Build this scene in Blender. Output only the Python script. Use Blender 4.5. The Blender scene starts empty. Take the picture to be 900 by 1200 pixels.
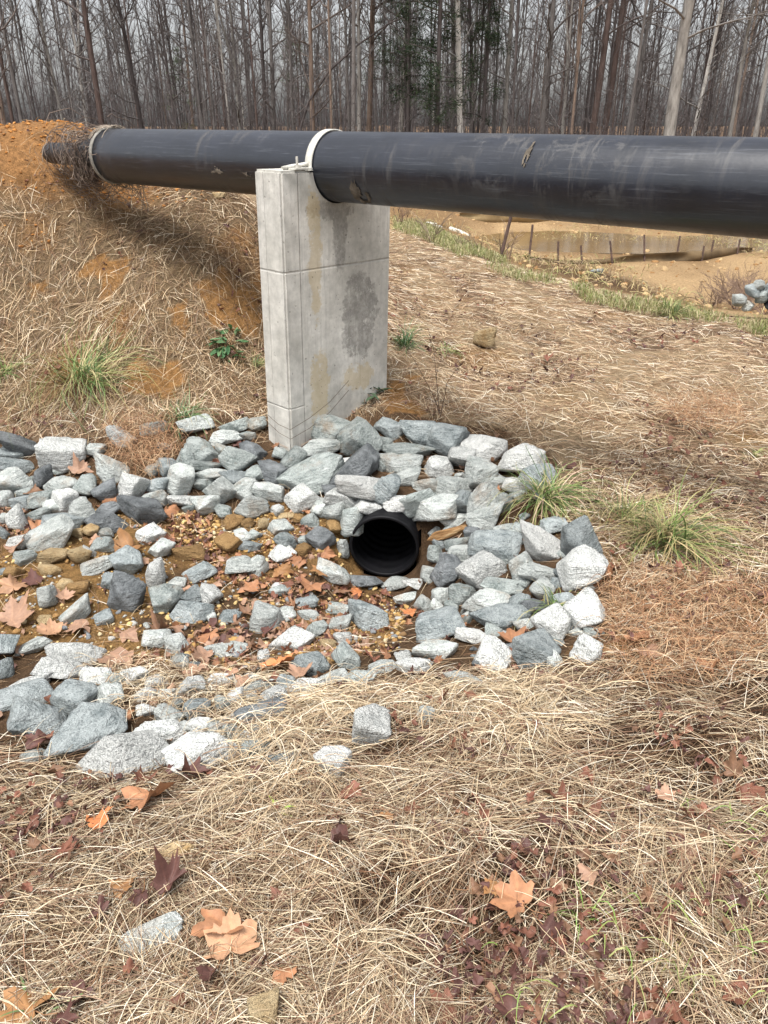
import bpy, bmesh, math, random
import numpy as np
from mathutils import Vector, Matrix, Euler
R = math.radians
rng = np.random.default_rng(7)
random.seed(7)
S = bpy.context.scene
COL = S.collection

# ------------------------------------------------------------------ camera model
CZ = 2.2                       # camera height above the bottom of the ditch
FPX = 900.0; PITCH = 26.7      # focal length in photo pixels (900 x 1200), degrees below level
cp, sp = math.cos(R(PITCH)), math.sin(R(PITCH))
def ray(px, py):
    """unit horizontal-forward ray: (x, 1, z) slopes for a photo pixel"""
    u, v = px - 450.0, 600.0 - py
    fw = FPX*cp + v*sp
    return u/fw, (-FPX*sp + v*cp)/fw
def pt(px, py, D):
    a, b = ray(px, py)
    return (a*D, D, CZ + b*D)
def project(x, y, z):
    dz = z - CZ
    f = y*cp - dz*sp
    up = y*sp + dz*cp
    f = np.maximum(f, 1e-3)
    return 450 + FPX*x/f, 600 - FPX*up/f

# ------------------------------------------------------------------ noise
def _hash(ix, iy, s):
    h = (ix*374761393 + iy*668265263 + s*1442695041) & 0xffffffff
    h = ((h ^ (h >> 13))*1274126177) & 0xffffffff
    return ((h ^ (h >> 16)) & 0xffff)/65535.0
def vnoise(x, y, s=0):
    x = np.asarray(x, float); y = np.asarray(y, float)
    ix, iy = np.floor(x).astype(np.int64), np.floor(y).astype(np.int64)
    fx, fy = x-ix, y-iy
    fx, fy = fx*fx*(3-2*fx), fy*fy*(3-2*fy)
    a, b = _hash(ix, iy, s), _hash(ix+1, iy, s)
    c, d = _hash(ix, iy+1, s), _hash(ix+1, iy+1, s)
    return (a*(1-fx)+b*fx)*(1-fy) + (c*(1-fx)+d*fx)*fy
def fbm(x, y, s=0, o=4):
    t, amp, tot = 0, 1.0, 0
    for k in range(o):
        t = t + amp*vnoise(x*2**k, y*2**k, s+k*17); tot += amp; amp *= .5
    return t/tot

# ------------------------------------------------------------------ terrain control points
CPX = [  # photo pixel x, y, forward distance (m)
 (0,1200,.90),(450,1200,.89),(900,1200,.88),(0,1100,1.09),(450,1100,1.08),(900,1100,1.06),
 (0,1000,1.36),(300,1000,1.34),(600,1000,1.30),(900,1000,1.28),(0,900,1.84),(200,900,1.80),(400,900,1.72),(620,900,1.63),(860,900,1.58),
 (30,850,2.08),(300,850,2.02),(450,850,1.93),(620,850,1.88),(860,850,1.80),
 (30,800,2.42),(300,800,2.42),(450,800,2.32),(620,800,2.22),(860,800,2.06),
 (30,750,2.82),(300,750,2.9),(500,750,2.78),(650,750,2.58),(860,750,2.35),
 (10,700,3.2),(300,700,3.34),(450,700,3.36),(600,700,3.0),(700,700,2.78),(860,700,2.66),
 (0,650,3.6),(200,650,3.76),(340,650,3.8),(550,650,3.5),(650,650,3.22),(860,650,3.05),
 (0,600,4.1),(200,600,4.12),(350,600,4.12),(530,600,3.98),(620,600,3.72),(710,600,3.6),(860,600,3.48),
 (390,580,4.2),(460,572,4.2),(0,550,4.6),(200,550,4.5),(350,550,4.42),(460,550,4.36),(600,550,4.2),(750,550,4.1),(900,550,4.08),
 (0,500,5.0),(200,500,4.87),(300,505,4.85),(420,500,4.85),(550,500,4.85),(700,500,4.8),(900,500,4.8),
 (0,450,5.4),(200,450,5.25),(290,450,5.3),(334,546,4.53),(300,530,4.66),(470,450,5.3),(600,450,5.6),(750,450,5.7),(900,450,5.6),
 (0,400,5.75),(200,400,5.55),(480,400,6.2),(620,400,6.6),(760,400,6.85),(900,400,6.9),
 (0,350,6.1),(200,350,5.9),(290,350,6.0),(480,350,7.7),(600,345,8.2),
 (0,300,6.4),(200,300,6.25),(290,300,6.35),(480,300,10.0),(560,310,9.9),
 (0,250,6.7),(200,250,6.65),(290,250,6.85),(470,266,13.5),(700,352,8.4),(800,372,7.7),(900,386,7.3),
 (0,200,7.0),(100,215,7.05),(200,228,7.2),(0,165,7.3),(50,185,7.2),(30,143,7.75),(80,139,7.8),(112,152,7.9),(0,146,7.9),(-80,145,7.9),(-200,150,7.9),
 (150,185,8.0),(250,205,8.2),
 (640,318,14),(600,300,18),(800,348,13.5),(900,356,12.6),(520,252,24),(700,305,18.8),(720,335,14.5),(800,292,21),(600,284,22),
 (600,256,27),(750,256,27),(680,247,30),(900,275,23),(900,320,16),(480,252,23),
]
CPW = [ (-4.2,9.6,-.9),(-2.6,10.4,-1.3),(-1.2,9.0,-1.2),(-6,8.1,.05),(-9,8.2,0),(-6,10.5,-1),(-6,5.6,-1.45),(-6,4.2,-2.0),(-5,3,-2.0),(-4,2,-1.85),(-9,4,-2.0),(-9,2,-1.8),
 (-4,0,-1.6),(0,0,-1.57),(4,0,-1.55),(-4,-4,-1.5),(4,-4,-1.5),(0,-4,-1.5),(4,3,-1.62),(6,5,-1.7),(9,7,-1.8),(4,1.4,-1.56),(12,10,-2.4),(20,14,-2.4),
 (0,34,-2.1),(20,34,-2.2),(-14,34,-1.7),(0,42,-1.5),(20,42,-1.6),(-20,20,-1.7),(-8,15,-1.6),(-3,18,-1.6),(-3,26,-1.7),(30,20,-2.2),(0,14,-1.65),(0,60,-1.3),(40,60,-1.3),(-40,60,-1.3),(0,120,-1),(-80,100,-1),(80,100,-1),
 (-40,20,-1.5),(-20,-20,-1.5),(20,-20,-1.5),(60,10,-1.8),(-80,-50,-1.5),(80,-50,-1.5),(0,-60,-1.5),(0,300,0),(300,0,-1),(-300,0,-1)]
_P = [pt(*c) for c in CPX] + [(a, b, CZ+c) for a, b, c in CPW]
_P = np.array(_P)
def _warp(x, y):
    return 3*np.arcsinh(np.asarray(x, float)/3), 3*np.arcsinh(np.asarray(y, float)/3)
_wx, _wy = _warp(_P[:,0], _P[:,1])
_CC = .12
def _phi(dx, dy): return -np.sqrt(dx*dx + dy*dy + _CC)
_n = len(_P)
_A = np.zeros((_n+3, _n+3))
_A[:_n,:_n] = _phi(_wx[:,None]-_wx[None], _wy[:,None]-_wy[None]) + np.eye(_n)*.02
_A[:_n,_n] = 1; _A[:_n,_n+1] = _wx; _A[:_n,_n+2] = _wy
_A[_n:,:_n] = _A[:_n,_n:].T
_w = np.linalg.solve(_A, np.concatenate([_P[:,2], [0,0,0]]))
def h_raw(x, y):
    X, Y = _warp(x, y)
    z = _w[_n] + _w[_n+1]*X + _w[_n+2]*Y
    for k in range(_n):
        z = z + _w[k]*_phi(X-_wx[k], Y-_wy[k])
    return z

# culvert frame (mouth centre, axis pointing back into the bank)
CUL_D = 3.86
_c = pt(450, 641, CUL_D)
CUL = Vector(_c); CUL_R = .20
CUL_AX = Vector((math.sin(R(7)), math.cos(R(7)), .04)).normalized()
PIER_N = None

def h_full(x, y):
    z = h_raw(x, y)
    d = np.hypot(x, y)
    near = np.clip(1.2 - d/14, 0, 1)
    z = z + (fbm(x*1.7, y*1.7, 3)-.5)*.10*near + (fbm(x*7, y*7, 9)-.5)*.05*near + (fbm(x*.25, y*.25, 21)-.5)*.5*np.clip((d-9)/20, 0, 1)
    # rill erosion on the berm
    m = np.clip((y-5.2)/.8, 0, 1)*np.clip((9-y)/1, 0, 1)*np.clip((-x-.3)/.6, 0, 1)
    z = z + (fbm(x*2.6, y*2.0, 31)-.5)*.10*m*np.clip((7.3-y)/.6, .15, 1)
    # level sump in front of the culvert mouth, steep face above it
    rx, ry = x-CUL.x, y-CUL.y
    t = rx*CUL_AX.x + ry*CUL_AX.y
    s = rx*CUL_AX.y - ry*CUL_AX.x
    inv = CUL.z - CUL_R - .01
    w = np.exp(-(s/.25)**4)*np.clip((t+.75)/.4, 0, 1)*np.clip((.09-t)/.06, 0, 1)
    z = z*(1-w) + np.minimum(z, inv + np.clip(-t,0,1)*.02)*w
    w2 = np.exp(-(s/.26)**4)*np.clip((t-.10)/.08, 0, 1)*np.clip((.9-t)/.3, 0, 1)
    z = z*(1-w2) + np.maximum(z, CUL.z+CUL_R+.05)*w2
    cap = CZ + np.interp(x, [-2.9,-2.6,-2.05], [.03,-.06,-.42]); z = np.where((x < -1.2) & (y > 6.3) & (y < 11) & (z > cap), cap + .22*(z-cap), z)
    pm_ = np.exp(-(((x-5.3)/6.2)**2+((y-22.2)/2.0)**2)**2); z = z*(1-pm_)+np.minimum(z, CZ-2.96)*pm_
    bx, by = 3.75, 14.3
    z = z + .16*np.exp(-((x-bx)/1.1)**2-((y-by)/1.8)**2)
    return z

def axis(lo, hi, step, far_lo, far_hi, g=1.09):
    a = list(np.arange(lo, hi+1e-6, step))
    s, v = step, hi
    while v < far_hi: s *= g; v += s; a.append(v)
    s, v = step, lo
    pre = []
    while v > far_lo: s *= g; v -= s; pre.append(v)
    return np.array(pre[::-1] + a)
GX = axis(-4.6, 4.6, .028, -420, 420)
GY = axis(.5, 8.4, .028, -120, 520)
XX, YY = np.meshgrid(GX, GY)
ZZ = h_full(XX, YY)
def H(x, y):
    x = np.atleast_1d(np.asarray(x, float)); y = np.atleast_1d(np.asarray(y, float))
    i = np.clip(np.searchsorted(GX, x)-1, 0, len(GX)-2); j = np.clip(np.searchsorted(GY, y)-1, 0, len(GY)-2)
    fx = np.clip((x-GX[i])/(GX[i+1]-GX[i]), 0, 1); fy = np.clip((y-GY[j])/(GY[j+1]-GY[j]), 0, 1)
    return (ZZ[j,i]*(1-fx)+ZZ[j,i+1]*fx)*(1-fy) + (ZZ[j+1,i]*(1-fx)+ZZ[j+1,i+1]*fx)*fy
def H1(x, y): return float(H(x, y)[0])
def cast(px, py, lift=0.0, dmax=60):
    """where the sight line through a photo pixel meets the ground (raised by lift)"""
    a, b = ray(px, py)
    D = .75*np.exp(np.linspace(0, math.log(dmax/.75), 2500))
    g = CZ + b*D - (H(a*D, D) + lift)
    k = np.argmax(g < 0)
    if g[k] >= 0: k = len(D)-1
    d = D[k]
    return Vector((a*d, d, CZ + b*d))

# ------------------------------------------------------------------ materials
def srgb(r, g, b):
    f = lambda c: (c/255/12.92) if c/255 <= .04045 else ((c/255+.055)/1.055)**2.4
    return (f(r), f(g), f(b), 1)
class NT:
    def __init__(s, name):
        s.m = bpy.data.materials.new(name); s.m.use_nodes = True
        s.t = s.m.node_tree; s.t.nodes.clear()
        s.out = s.t.nodes.new('ShaderNodeOutputMaterial')
        s.b = s.t.nodes.new('ShaderNodeBsdfPrincipled')
        s.l(s.b.outputs[0], s.out.inputs[0])
    def l(s, a, b): s.t.links.new(a, b)
    def n(s, typ, **kw):
        nd = s.t.nodes.new('ShaderNode'+typ)
        for k, v in kw.items():
            if k in nd.inputs.keys() if isinstance(k, str) else False: pass
            setattr(nd, k, v)
        return nd
    def inp(s, nd, **kw):
        for k, v in kw.items():
            i = nd.inputs[k.replace('_', ' ')] if isinstance(k, str) else nd.inputs[k]
            if hasattr(v, 'is_output') or isinstance(v, bpy.types.NodeSocket): s.l(v, i)
            else: i.default_value = v
    def obj(s, rnd=True):
        tc = s.n('TexCoord'); v = tc.outputs['Object']
        if rnd:
            oi = s.n('ObjectInfo'); mu = s.n('Math', operation='MULTIPLY'); s.l(oi.outputs['Random'], mu.inputs[0]); mu.inputs[1].default_value = 97
            ad = s.n('VectorMath', operation='ADD'); s.l(v, ad.inputs[0]); s.l(mu.outputs[0], ad.inputs[1]); v = ad.outputs[0]
        return v
    def noise(s, vec, scale, detail=4, rough=.5, dist=0):
        nd = s.n('TexNoise'); s.l(vec, nd.inputs['Vector']); s.inp(nd, Scale=scale, Detail=detail, Roughness=rough, Distortion=dist)
        return nd.outputs['Fac']
    def ramp(s, fac, stops, interp='LINEAR'):
        nd = s.n('ValToRGB'); cr = nd.color_ramp; cr.interpolation = interp
        while len(cr.elements) < len(stops): cr.elements.new(.5)
        for e, (p, c) in zip(cr.elements, stops):
            e.position = p; e.color = c if len(c) == 4 else (*c, 1)
        s.l(fac, nd.inputs[0]); return nd.outputs[0]
    def mix(s, fac, a, b, mode='MIX'):
        nd = s.n('Mix', data_type='RGBA', blend_type=mode)
        for i, v in ((0, fac), (6, a), (7, b)):
            if isinstance(v, bpy.types.NodeSocket): s.l(v, nd.inputs[i])
            else: nd.inputs[i].default_value = v
        return nd.outputs[2]
    def math(s, op, a, b=0.0, clamp=False):
        nd = s.n('Math', operation=op); nd.use_clamp = clamp
        for i, v in ((0, a), (1, b)):
            if isinstance(v, bpy.types.NodeSocket): s.l(v, nd.inputs[i])
            else: nd.inputs[i].default_value = v
        return nd.outputs[0]
    def bump(s, h, strength=.5, dist=.01):
        nd = s.n('Bump'); s.l(h, nd.inputs['Height']); nd.inputs['Strength'].default_value = strength; nd.inputs['Distance'].default_value = dist
        s.l(nd.outputs[0], s.b.inputs['Normal'])
    def fin(s, col=None, rough=.8, spec=.3):
        if isinstance(col, bpy.types.NodeSocket): s.l(col, s.b.inputs['Base Color'])
        elif col is not None: s.b.inputs['Base Color'].default_value = col
        if isinstance(rough, bpy.types.NodeSocket): s.l(rough, s.b.inputs['Roughness'])
        else: s.b.inputs['Roughness'].default_value = rough
        s.b.inputs['Specular IOR Level'].default_value = spec
        return s.m
def c3(r, g, b): return (r, g, b, 1)
def vcmat(name, rough=.7, spec=.25, var=0, noise_scale=0, bump=0, trans=0):
    t = NT(name); a = t.n('Attribute', attribute_name='col'); c = a.outputs['Color']
    if noise_scale:
        f = t.noise(t.obj(False), noise_scale, 5, .65)
        c = t.mix(1.0, c, t.ramp(f, [(.3, c3(1-var,1-var,1-var)), (.7, c3(1+var,1+var,1+var))]), 'MULTIPLY')
        if bump: t.bump(f, .8, bump)
    m = t.fin(c, rough, spec)
    if trans:
        tr = t.n('BsdfTranslucent'); t.l(c, tr.inputs[0]); mx = t.n('MixShader'); mx.inputs[0].default_value = trans
        t.l(t.b.outputs[0], mx.inputs[1]); t.l(tr.outputs[0], mx.inputs[2]); t.l(mx.outputs[0], t.out.inputs[0])
    return m

def rock_mat(name, base, light, dark, speck=.5, vein=.5, fol=.5, tint=None):
    t = NT(name); v = t.obj(True)
    n1 = t.noise(v, 11, 6, .7); n2 = t.noise(v, 75, 4, .75); n3 = t.noise(v, 190, 2, .7)
    c = t.mix(t.ramp(n1, [(.35, c3(0,0,0)), (.68, c3(1,1,1))]), base, light)
    sp_ = t.ramp(n2, [(.42, c3(0,0,0)), (.56, c3(1,1,1))])
    c = t.mix(t.math('MULTIPLY', sp_, speck*.75), c, light)
    dk = t.ramp(n3, [(.40, c3(1,1,1)), (.52, c3(0,0,0))])
    c = t.mix(t.math('MULTIPLY', dk, speck*.8), c, dark)
    # foliation streaks
    mp = t.n('Mapping'); t.l(v, mp.inputs[0]); mp.inputs['Scale'].default_value = (7, 14, 70); mp.inputs['Rotation'].default_value = (.5, .3, .2)
    f = t.noise(mp.outputs[0], 1.0, 4, .6, .5)
    c = t.mix(t.math('MULTIPLY', t.ramp(f, [(.5, c3(0,0,0)), (.62, c3(1,1,1))]), fol*.7), c, light)
    # thin pale veins
    w = t.n('TexVoronoi', feature='DISTANCE_TO_EDGE'); d = t.n('VectorMath', operation='ADD'); t.l(v, d.inputs[0])
    nn = t.n('TexNoise'); t.l(v, nn.inputs[0]); nn.inputs['Scale'].default_value = 14; ms = t.n('VectorMath', operation='SCALE'); t.l(nn.outputs['Color'], ms.inputs[0]); ms.inputs['Scale'].default_value = .06
    t.l(ms.outputs[0], d.inputs[1]); t.l(d.outputs[0], w.inputs['Vector']); w.inputs['Scale'].default_value = 11
    ve = t.ramp(w.outputs['Distance'], [(.0, c3(1,1,1)), (.018, c3(0,0,0))])
    c = t.mix(t.math('MULTIPLY', ve, vein), c, light)
    if tint:   # soil stain low on the stone
        c = t.mix(t.math('MULTIPLY', t.ramp(t.noise(v, 5, 4, .7), [(.55, c3(0,0,0)), (.7, c3(1,1,1))]), .45), c, tint)
    oi = t.n('ObjectInfo'); br = t.math('ADD', t.math('MULTIPLY', oi.outputs['Random'], .5), .78)
    hs = t.n('HueSaturation'); t.l(c, hs.inputs['Color']); t.l(br, hs.inputs['Value'])
    hh = t.math('ADD', t.math('MULTIPLY', t.noise(v, 24, 5, .7), 1.1), t.math('MULTIPLY', n2, .35)); t.bump(t.math('ADD', hh, t.math('MULTIPLY', f, .5)), 1.0, .045)
    return t.fin(hs.outputs[0], .82, .3)
_soil = c3(.30,.17,.07)
ROCKM = {
 'W': rock_mat('rock_white', c3(.56,.57,.545), c3(.80,.80,.77), c3(.18,.19,.19), .5, .2, .3),
 'w': rock_mat('rock_pale', c3(.31,.345,.33), c3(.70,.73,.70), c3(.10,.115,.115), .55, .4, .8, _soil),
 'g': rock_mat('rock_grey', c3(.155,.19,.18), c3(.52,.56,.54), c3(.06,.07,.07), .5, .35, .8, _soil),
 'b': rock_mat('rock_blue', c3(.125,.155,.16), c3(.46,.50,.50), c3(.045,.055,.06), .5, .5, .6),
 'd': rock_mat('rock_dark', c3(.07,.08,.085), c3(.30,.32,.33), c3(.03,.035,.04), .2, .7, .25),
 's': rock_mat('rock_speckled', c3(.46,.48,.465), c3(.80,.81,.78), c3(.10,.11,.11), .75, .3, .6),
 'y': rock_mat('rock_ochre', c3(.36,.23,.10), c3(.60,.48,.29), c3(.16,.09,.04), .3, .1, .2),
 't': rock_mat('rock_tan', c3(.20,.115,.045), c3(.36,.23,.10), c3(.10,.05,.02), .3, .05, .2),
}

# ------------------------------------------------------------------ object helpers
def link(o): COL.objects.link(o); return o
def tag(o, label=None, cat=None, group=None, kind=None):
    if label: o['label'] = label
    if cat: o['category'] = cat
    if group: o['group'] = group
    if kind: o['kind'] = kind
    return o
def empty(name, loc, rz=0):
    o = bpy.data.objects.new(name, None); o.location = loc; o.rotation_euler = (0,0,rz); o.empty_display_size = .1
    return link(o)
def mesh_np(name, V, F, cols=None, smooth=False, mat=None):
    """V (n,3); F (m,k) all faces with k corners, or a list of such arrays"""
    Fs = F if isinstance(F, list) else [F]
    me = bpy.data.meshes.new(name)
    V = np.ascontiguousarray(V, dtype=np.float32)
    me.vertices.add(len(V)); me.vertices.foreach_set('co', V.ravel())
    loops = np.concatenate([f.ravel() for f in Fs]).astype(np.int32)
    tot = np.concatenate([np.full(len(f), f.shape[1], dtype=np.int32) for f in Fs])
    st = np.concatenate([[0], np.cumsum(tot)[:-1]]).astype(np.int32)
    me.loops.add(len(loops)); me.loops.foreach_set('vertex_index', loops)
    me.polygons.add(len(tot)); me.polygons.foreach_set('loop_start', st); me.polygons.foreach_set('loop_total', tot)
    if cols is not None:
        at = me.color_attributes.new('col', 'FLOAT_COLOR', 'POINT')
        c = np.ones((len(V), 4), np.float32); c[:, :3] = cols; at.data.foreach_set('color', c.ravel())
    me.update(calc_edges=True)
    if smooth: me.polygons.foreach_set('use_smooth', np.ones(len(tot), bool))
    if mat: me.materials.append(mat)
    return me
def ob(name, me, parent=None, loc=None):
    o = bpy.data.objects.new(name, me); link(o)
    if parent: o.parent = parent
    if loc is not None: o.location = loc
    return o
class Tubes:
    """collects tapered tubes along polylines into one mesh"""
    def __init__(s): s.V, s.F, s.n = [], [], 0
    def add(s, P, r, k=6, cap=True):
        P = np.asarray(P, float); m = len(P); r = np.broadcast_to(np.asarray(r, float), (m,))
        T = np.gradient(P, axis=0); T /= np.linalg.norm(T, axis=1)[:,None]+1e-9
        up = np.array([0,0,1.]) if abs(T[0,2]) < .9 else np.array([1.,0,0])
        A = np.cross(T, up); A /= np.linalg.norm(A, axis=1)[:,None]+1e-9
        B = np.cross(T, A)
        th = np.arange(k)*2*math.pi/k
        ring = P[:,None] + r[:,None,None]*(A[:,None]*np.cos(th)[None,:,None] + B[:,None]*np.sin(th)[None,:,None])
        s.V.append(ring.reshape(-1,3))
        i = np.arange(m-1)[:,None]*k; j = np.arange(k)[None]; j2 = (j+1) % k
        s.F.append((np.stack([i+j, i+j2, i+k+j2, i+k+j], -1)).reshape(-1,4) + s.n)
        s.n += m*k
        if cap and k >= 4:
            for base, c in ((0, P[0]), (m-1, P[-1])):
                s.V.append(c[None]); ci = s.n; s.n += 1
                a = ci - (m*k if base == 0 else 1+m*k) + base*k
                q = np.stack([a+np.arange(k), a+(np.arange(k)+1) % k, np.full(k, ci), np.full(k, ci)], -1)
                s.F.append(q[:, :3] if False else q)
    def mesh(s, name, mat, cols=None, smooth=True):
        V = np.concatenate(s.V); F = np.concatenate(s.F)
        tri = F[:,2] == F[:,3]
        Fs = [F[~tri]] + ([F[tri][:, :3]] if tri.any() else [])
        return mesh_np(name, V, Fs, cols, smooth, mat)

# ------------------------------------------------------------------ world, light, camera
w = bpy.data.worlds.new('World'); S.world = w; w.use_nodes = True
nt = w.node_tree; nt.nodes.clear()
SUN_EL, SUN_AZ = 69, 205     # azimuth clockwise from +Y: light comes from behind and a little left of the camera
sky = nt.nodes.new('ShaderNodeTexSky'); sky.sky_type = 'NISHITA'; sky.sun_disc = False
sky.sun_elevation = R(SUN_EL); sky.sun_rotation = R(SUN_AZ); sky.air_density = 1.0; sky.dust_density = 4.0; sky.ozone_density = 1.0
hs = nt.nodes.new('ShaderNodeHueSaturation'); hs.inputs['Saturation'].default_value = .22
bg = nt.nodes.new('ShaderNodeBackground'); bg.inputs[1].default_value = .095
wo = nt.nodes.new('ShaderNodeOutputWorld')
nt.links.new(sky.outputs[0], hs.inputs['Color']); nt.links.new(hs.outputs[0], bg.inputs[0]); nt.links.new(bg.outputs[0], wo.inputs[0])
ld = bpy.data.lights.new('overcast_sun', 'SUN'); ld.energy = 1.5; ld.angle = R(18); ld.color = (1, .965, .91)
lo = link(bpy.data.objects.new('overcast_sun', ld))
a = R(SUN_AZ); e = R(SUN_EL)
lo.rotation_euler = Vector((math.sin(a)*math.cos(e), math.cos(a)*math.cos(e), math.sin(e))).to_track_quat('Z', 'Y').to_euler()
cam = bpy.data.cameras.new('camera'); co = link(bpy.data.objects.new('camera', cam))
cam.sensor_fit = 'VERTICAL'; cam.sensor_height = 24; cam.lens = 24*FPX/1200; cam.clip_end = 2000; cam.clip_start = .05
co.location = (0, 0, CZ); co.rotation_euler = (R(90-PITCH), 0, 0)
S.camera = co
S.view_settings.view_transform = 'Standard'; S.view_settings.look = 'None'; S.view_settings.exposure = 1.42; S.view_settings.gamma = 1
S.view_settings.use_curve_mapping = False
try:
    S.cycles.max_bounces = 6; S.cycles.diffuse_bounces = 2; S.cycles.glossy_bounces = 2; S.cycles.use_denoising = True
except Exception: pass

# ------------------------------------------------------------------ zones in world coordinates
def wpoly(pts): return np.array([[cast(x, y).x, cast(x, y).y] for x, y in pts])
def inside(poly, x, y):
    x = np.asarray(x); y = np.asarray(y); r = np.zeros(x.shape, bool); n = len(poly)
    for i in range(n):
        x1, y1 = poly[i]; x2, y2 = poly[(i+1) % n]
        if y1 == y2: continue
        c = ((y1 > y) != (y2 > y)) & (x < (x2-x1)*(y-y1)/(y2-y1)+x1)
        r ^= c
    return r
BED = wpoly([(-120,512),(0,508),(60,522),(120,510),(180,492),(250,484),(330,496),(400,484),(500,488),(590,502),(655,540),(640,590),(700,640),(716,700),(706,782),(640,790),(560,785),(480,785),(400,805),(320,835),(330,900),(200,912),(100,905),(20,868),(-120,850)])
BED_IN = wpoly([(-100,590),(150,600),(330,590),(400,600),(440,690),(480,700),(470,740),(400,775),(250,790),(150,770),(-100,760)])
RIDGE = wpoly([(462,258),(600,314),(700,348),(800,366),(1000,398),(1000,408),(800,385),(700,362),(600,330),(462,274)])
CLAYP = [wpoly([(150,432),(195,428),(222,440),(228,462),(190,472),(160,468)]), wpoly([(700,735),(745,728),(755,765),(705,775)]), wpoly([(455,440),(480,436),(478,475),(455,478)]), wpoly([(240,340),(275,330),(298,350),(296,392),(262,385),(248,362)]), wpoly([(95,318),(135,312),(140,338),(104,345)]), wpoly([(15,322),(52,318),(60,338),(25,346)]), wpoly([(195,368),(222,364),(226,392),(200,396)])]
def beyond_ridge(x, y):   # distance past the grass ridge, metres (positive = in the basin)
    p0 = np.array([.1, 14.6]); p1 = np.array([3.7, 7.6])
    t = (p1-p0)/np.linalg.norm(p1-p0); n = np.array([-t[1], t[0]])
    return (x-p0[0])*n[0] + (y-p0[1])*n[1]
def berm(x, y): return np.clip((-x-.2)/.5, 0, 1)*np.clip((y-4.9)/.3, 0, 1)*np.clip((12-y), 0, 1)

# ------------------------------------------------------------------ ground
n1 = fbm(XX*1.3, YY*1.3, 50); n2 = fbm(XX*5, YY*5, 51); n3 = fbm(XX*.35, YY*.35, 52)
def mixc(c, new, m): return c*(1-m[...,None]) + np.array(new)*m[...,None]
colg = np.ones(XX.shape+(3,))*np.array([.07,.042,.024])  # near earth darkened so its colour carries the shade between the straws
fm = np.clip((YY-2.6)/2.2, 0, 1); colg = mixc(colg, [.33,.25,.155], fm); colg = mixc(colg, [.15,.10,.065], fm*np.clip((fbm(XX*2.1, YY*2.1, 89, 3)-.5)*7, 0, 1)*.8)
colg = mixc(colg, [.26,.15,.055], np.clip((n1-.62)*8, 0, 1)*.7)
bm = berm(XX, YY)
colg = mixc(colg, [.20,.145,.085], bm); colg = mixc(colg, [.29,.155,.06], bm*np.clip((n1-.47)*7, 0, 1))
top = bm*np.clip((YY-6.75+.4*(n2-.5))/.3, 0, 1)*np.clip((-XX-1.7)/.5, 0, 1)
colg = mixc(colg, [.33,.175,.07], top)
colg = mixc(colg, [.17,.09,.035], top*np.clip((n2-.55)*6, 0, 1)*.7)
bed = inside(BED, XX, YY).astype(float)
colg = mixc(colg, [.11,.068,.038], bed); bin_ = inside(BED_IN, XX, YY); colg = mixc(colg, [.26,.155,.06], bin_*np.clip((n1-.36)*7, 0, 1))
bey = beyond_ridge(XX, YY)
bas = np.clip(bey/1.2, 0, 1)*np.clip((34-YY)/3, 0, 1)*np.clip((XX+1.5+.2*(YY-14))/1.5, 0, 1)
colg = mixc(colg, [.42,.295,.16], bas)
colg = mixc(colg, [.22,.14,.07], bas*np.clip((n3+.25*(n1-.5)-.47)*7, 0, 1)*.85)
mx, my = 3.75, 14.3; print('mound px', project(mx, my, H1(mx, my)), project(mx, my-1.5, H1(mx, my-1.5)), project(mx, my+1.5, H1(mx, my+1.5)))
md = np.exp(-(((XX-mx)/1.2)**2 + ((YY-my)/2.7)**2)**2)
print('MD', md.max(), bas[np.unravel_index(md.argmax(), md.shape)], bey[np.unravel_index(md.argmax(), md.shape)]); colg = mixc(colg, [.095,.057,.03], md)
colg = mixc(colg, [.12,.08,.05], np.clip((YY-31)/3, 0, 1)); colg = mixc(colg, [.20,.13,.08], np.clip((YY-31)/3, 0, 1)*np.clip((n2-.5)*5, 0, 1))
for pc2 in CLAYP:
    mcl = inside(pc2, XX+(fbm(XX*4, YY*4, 201)-.5)*.5, YY+(fbm(XX*4, YY*4, 202)-.5)*.5).astype(float); colg = mixc(colg, [.31,.17,.065], mcl)
gv = np.stack([XX, YY, ZZ], -1).reshape(-1, 3)
ny, nx = XX.shape
i = (np.arange(ny-1)[:,None]*nx + np.arange(nx-1)[None]).ravel()
q = np.stack([i, i+1, i+nx+1, i+nx], -1)
fc = gv[q].mean(1) - np.array(CUL)
ax = np.array(CUL_AX); tt = fc@ax; rad = np.linalg.norm(fc - tt[:,None]*ax, axis=1)
q = q[~((rad < CUL_R*1.03) & (tt > -.06) & (tt < 1.3))]
t = NT('earth'); at = t.n('Attribute', attribute_name='col'); v = t.obj(False)
g1 = t.noise(v, 22, 6, .7); g2 = t.noise(v, 120, 4, .7)
c = t.mix(1.0, at.outputs['Color'], t.ramp(g1, [(.3, c3(.55,.55,.55)), (.7, c3(1.35,1.35,1.35))]), 'MULTIPLY')
c = t.mix(1.0, c, t.ramp(g2, [(.35, c3(.65,.62,.6)), (.65, c3(1.25,1.22,1.2))]), 'MULTIPLY')
t.bump(t.math('ADD', g1, t.math('MULTIPLY', g2, .5)), 1.0, .035)
EARTH = t.fin(c, .95, .15)
ground = ob('ground', mesh_np('ground', gv, q, colg.reshape(-1, 3), True, EARTH)); tag(ground, kind='structure')

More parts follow.
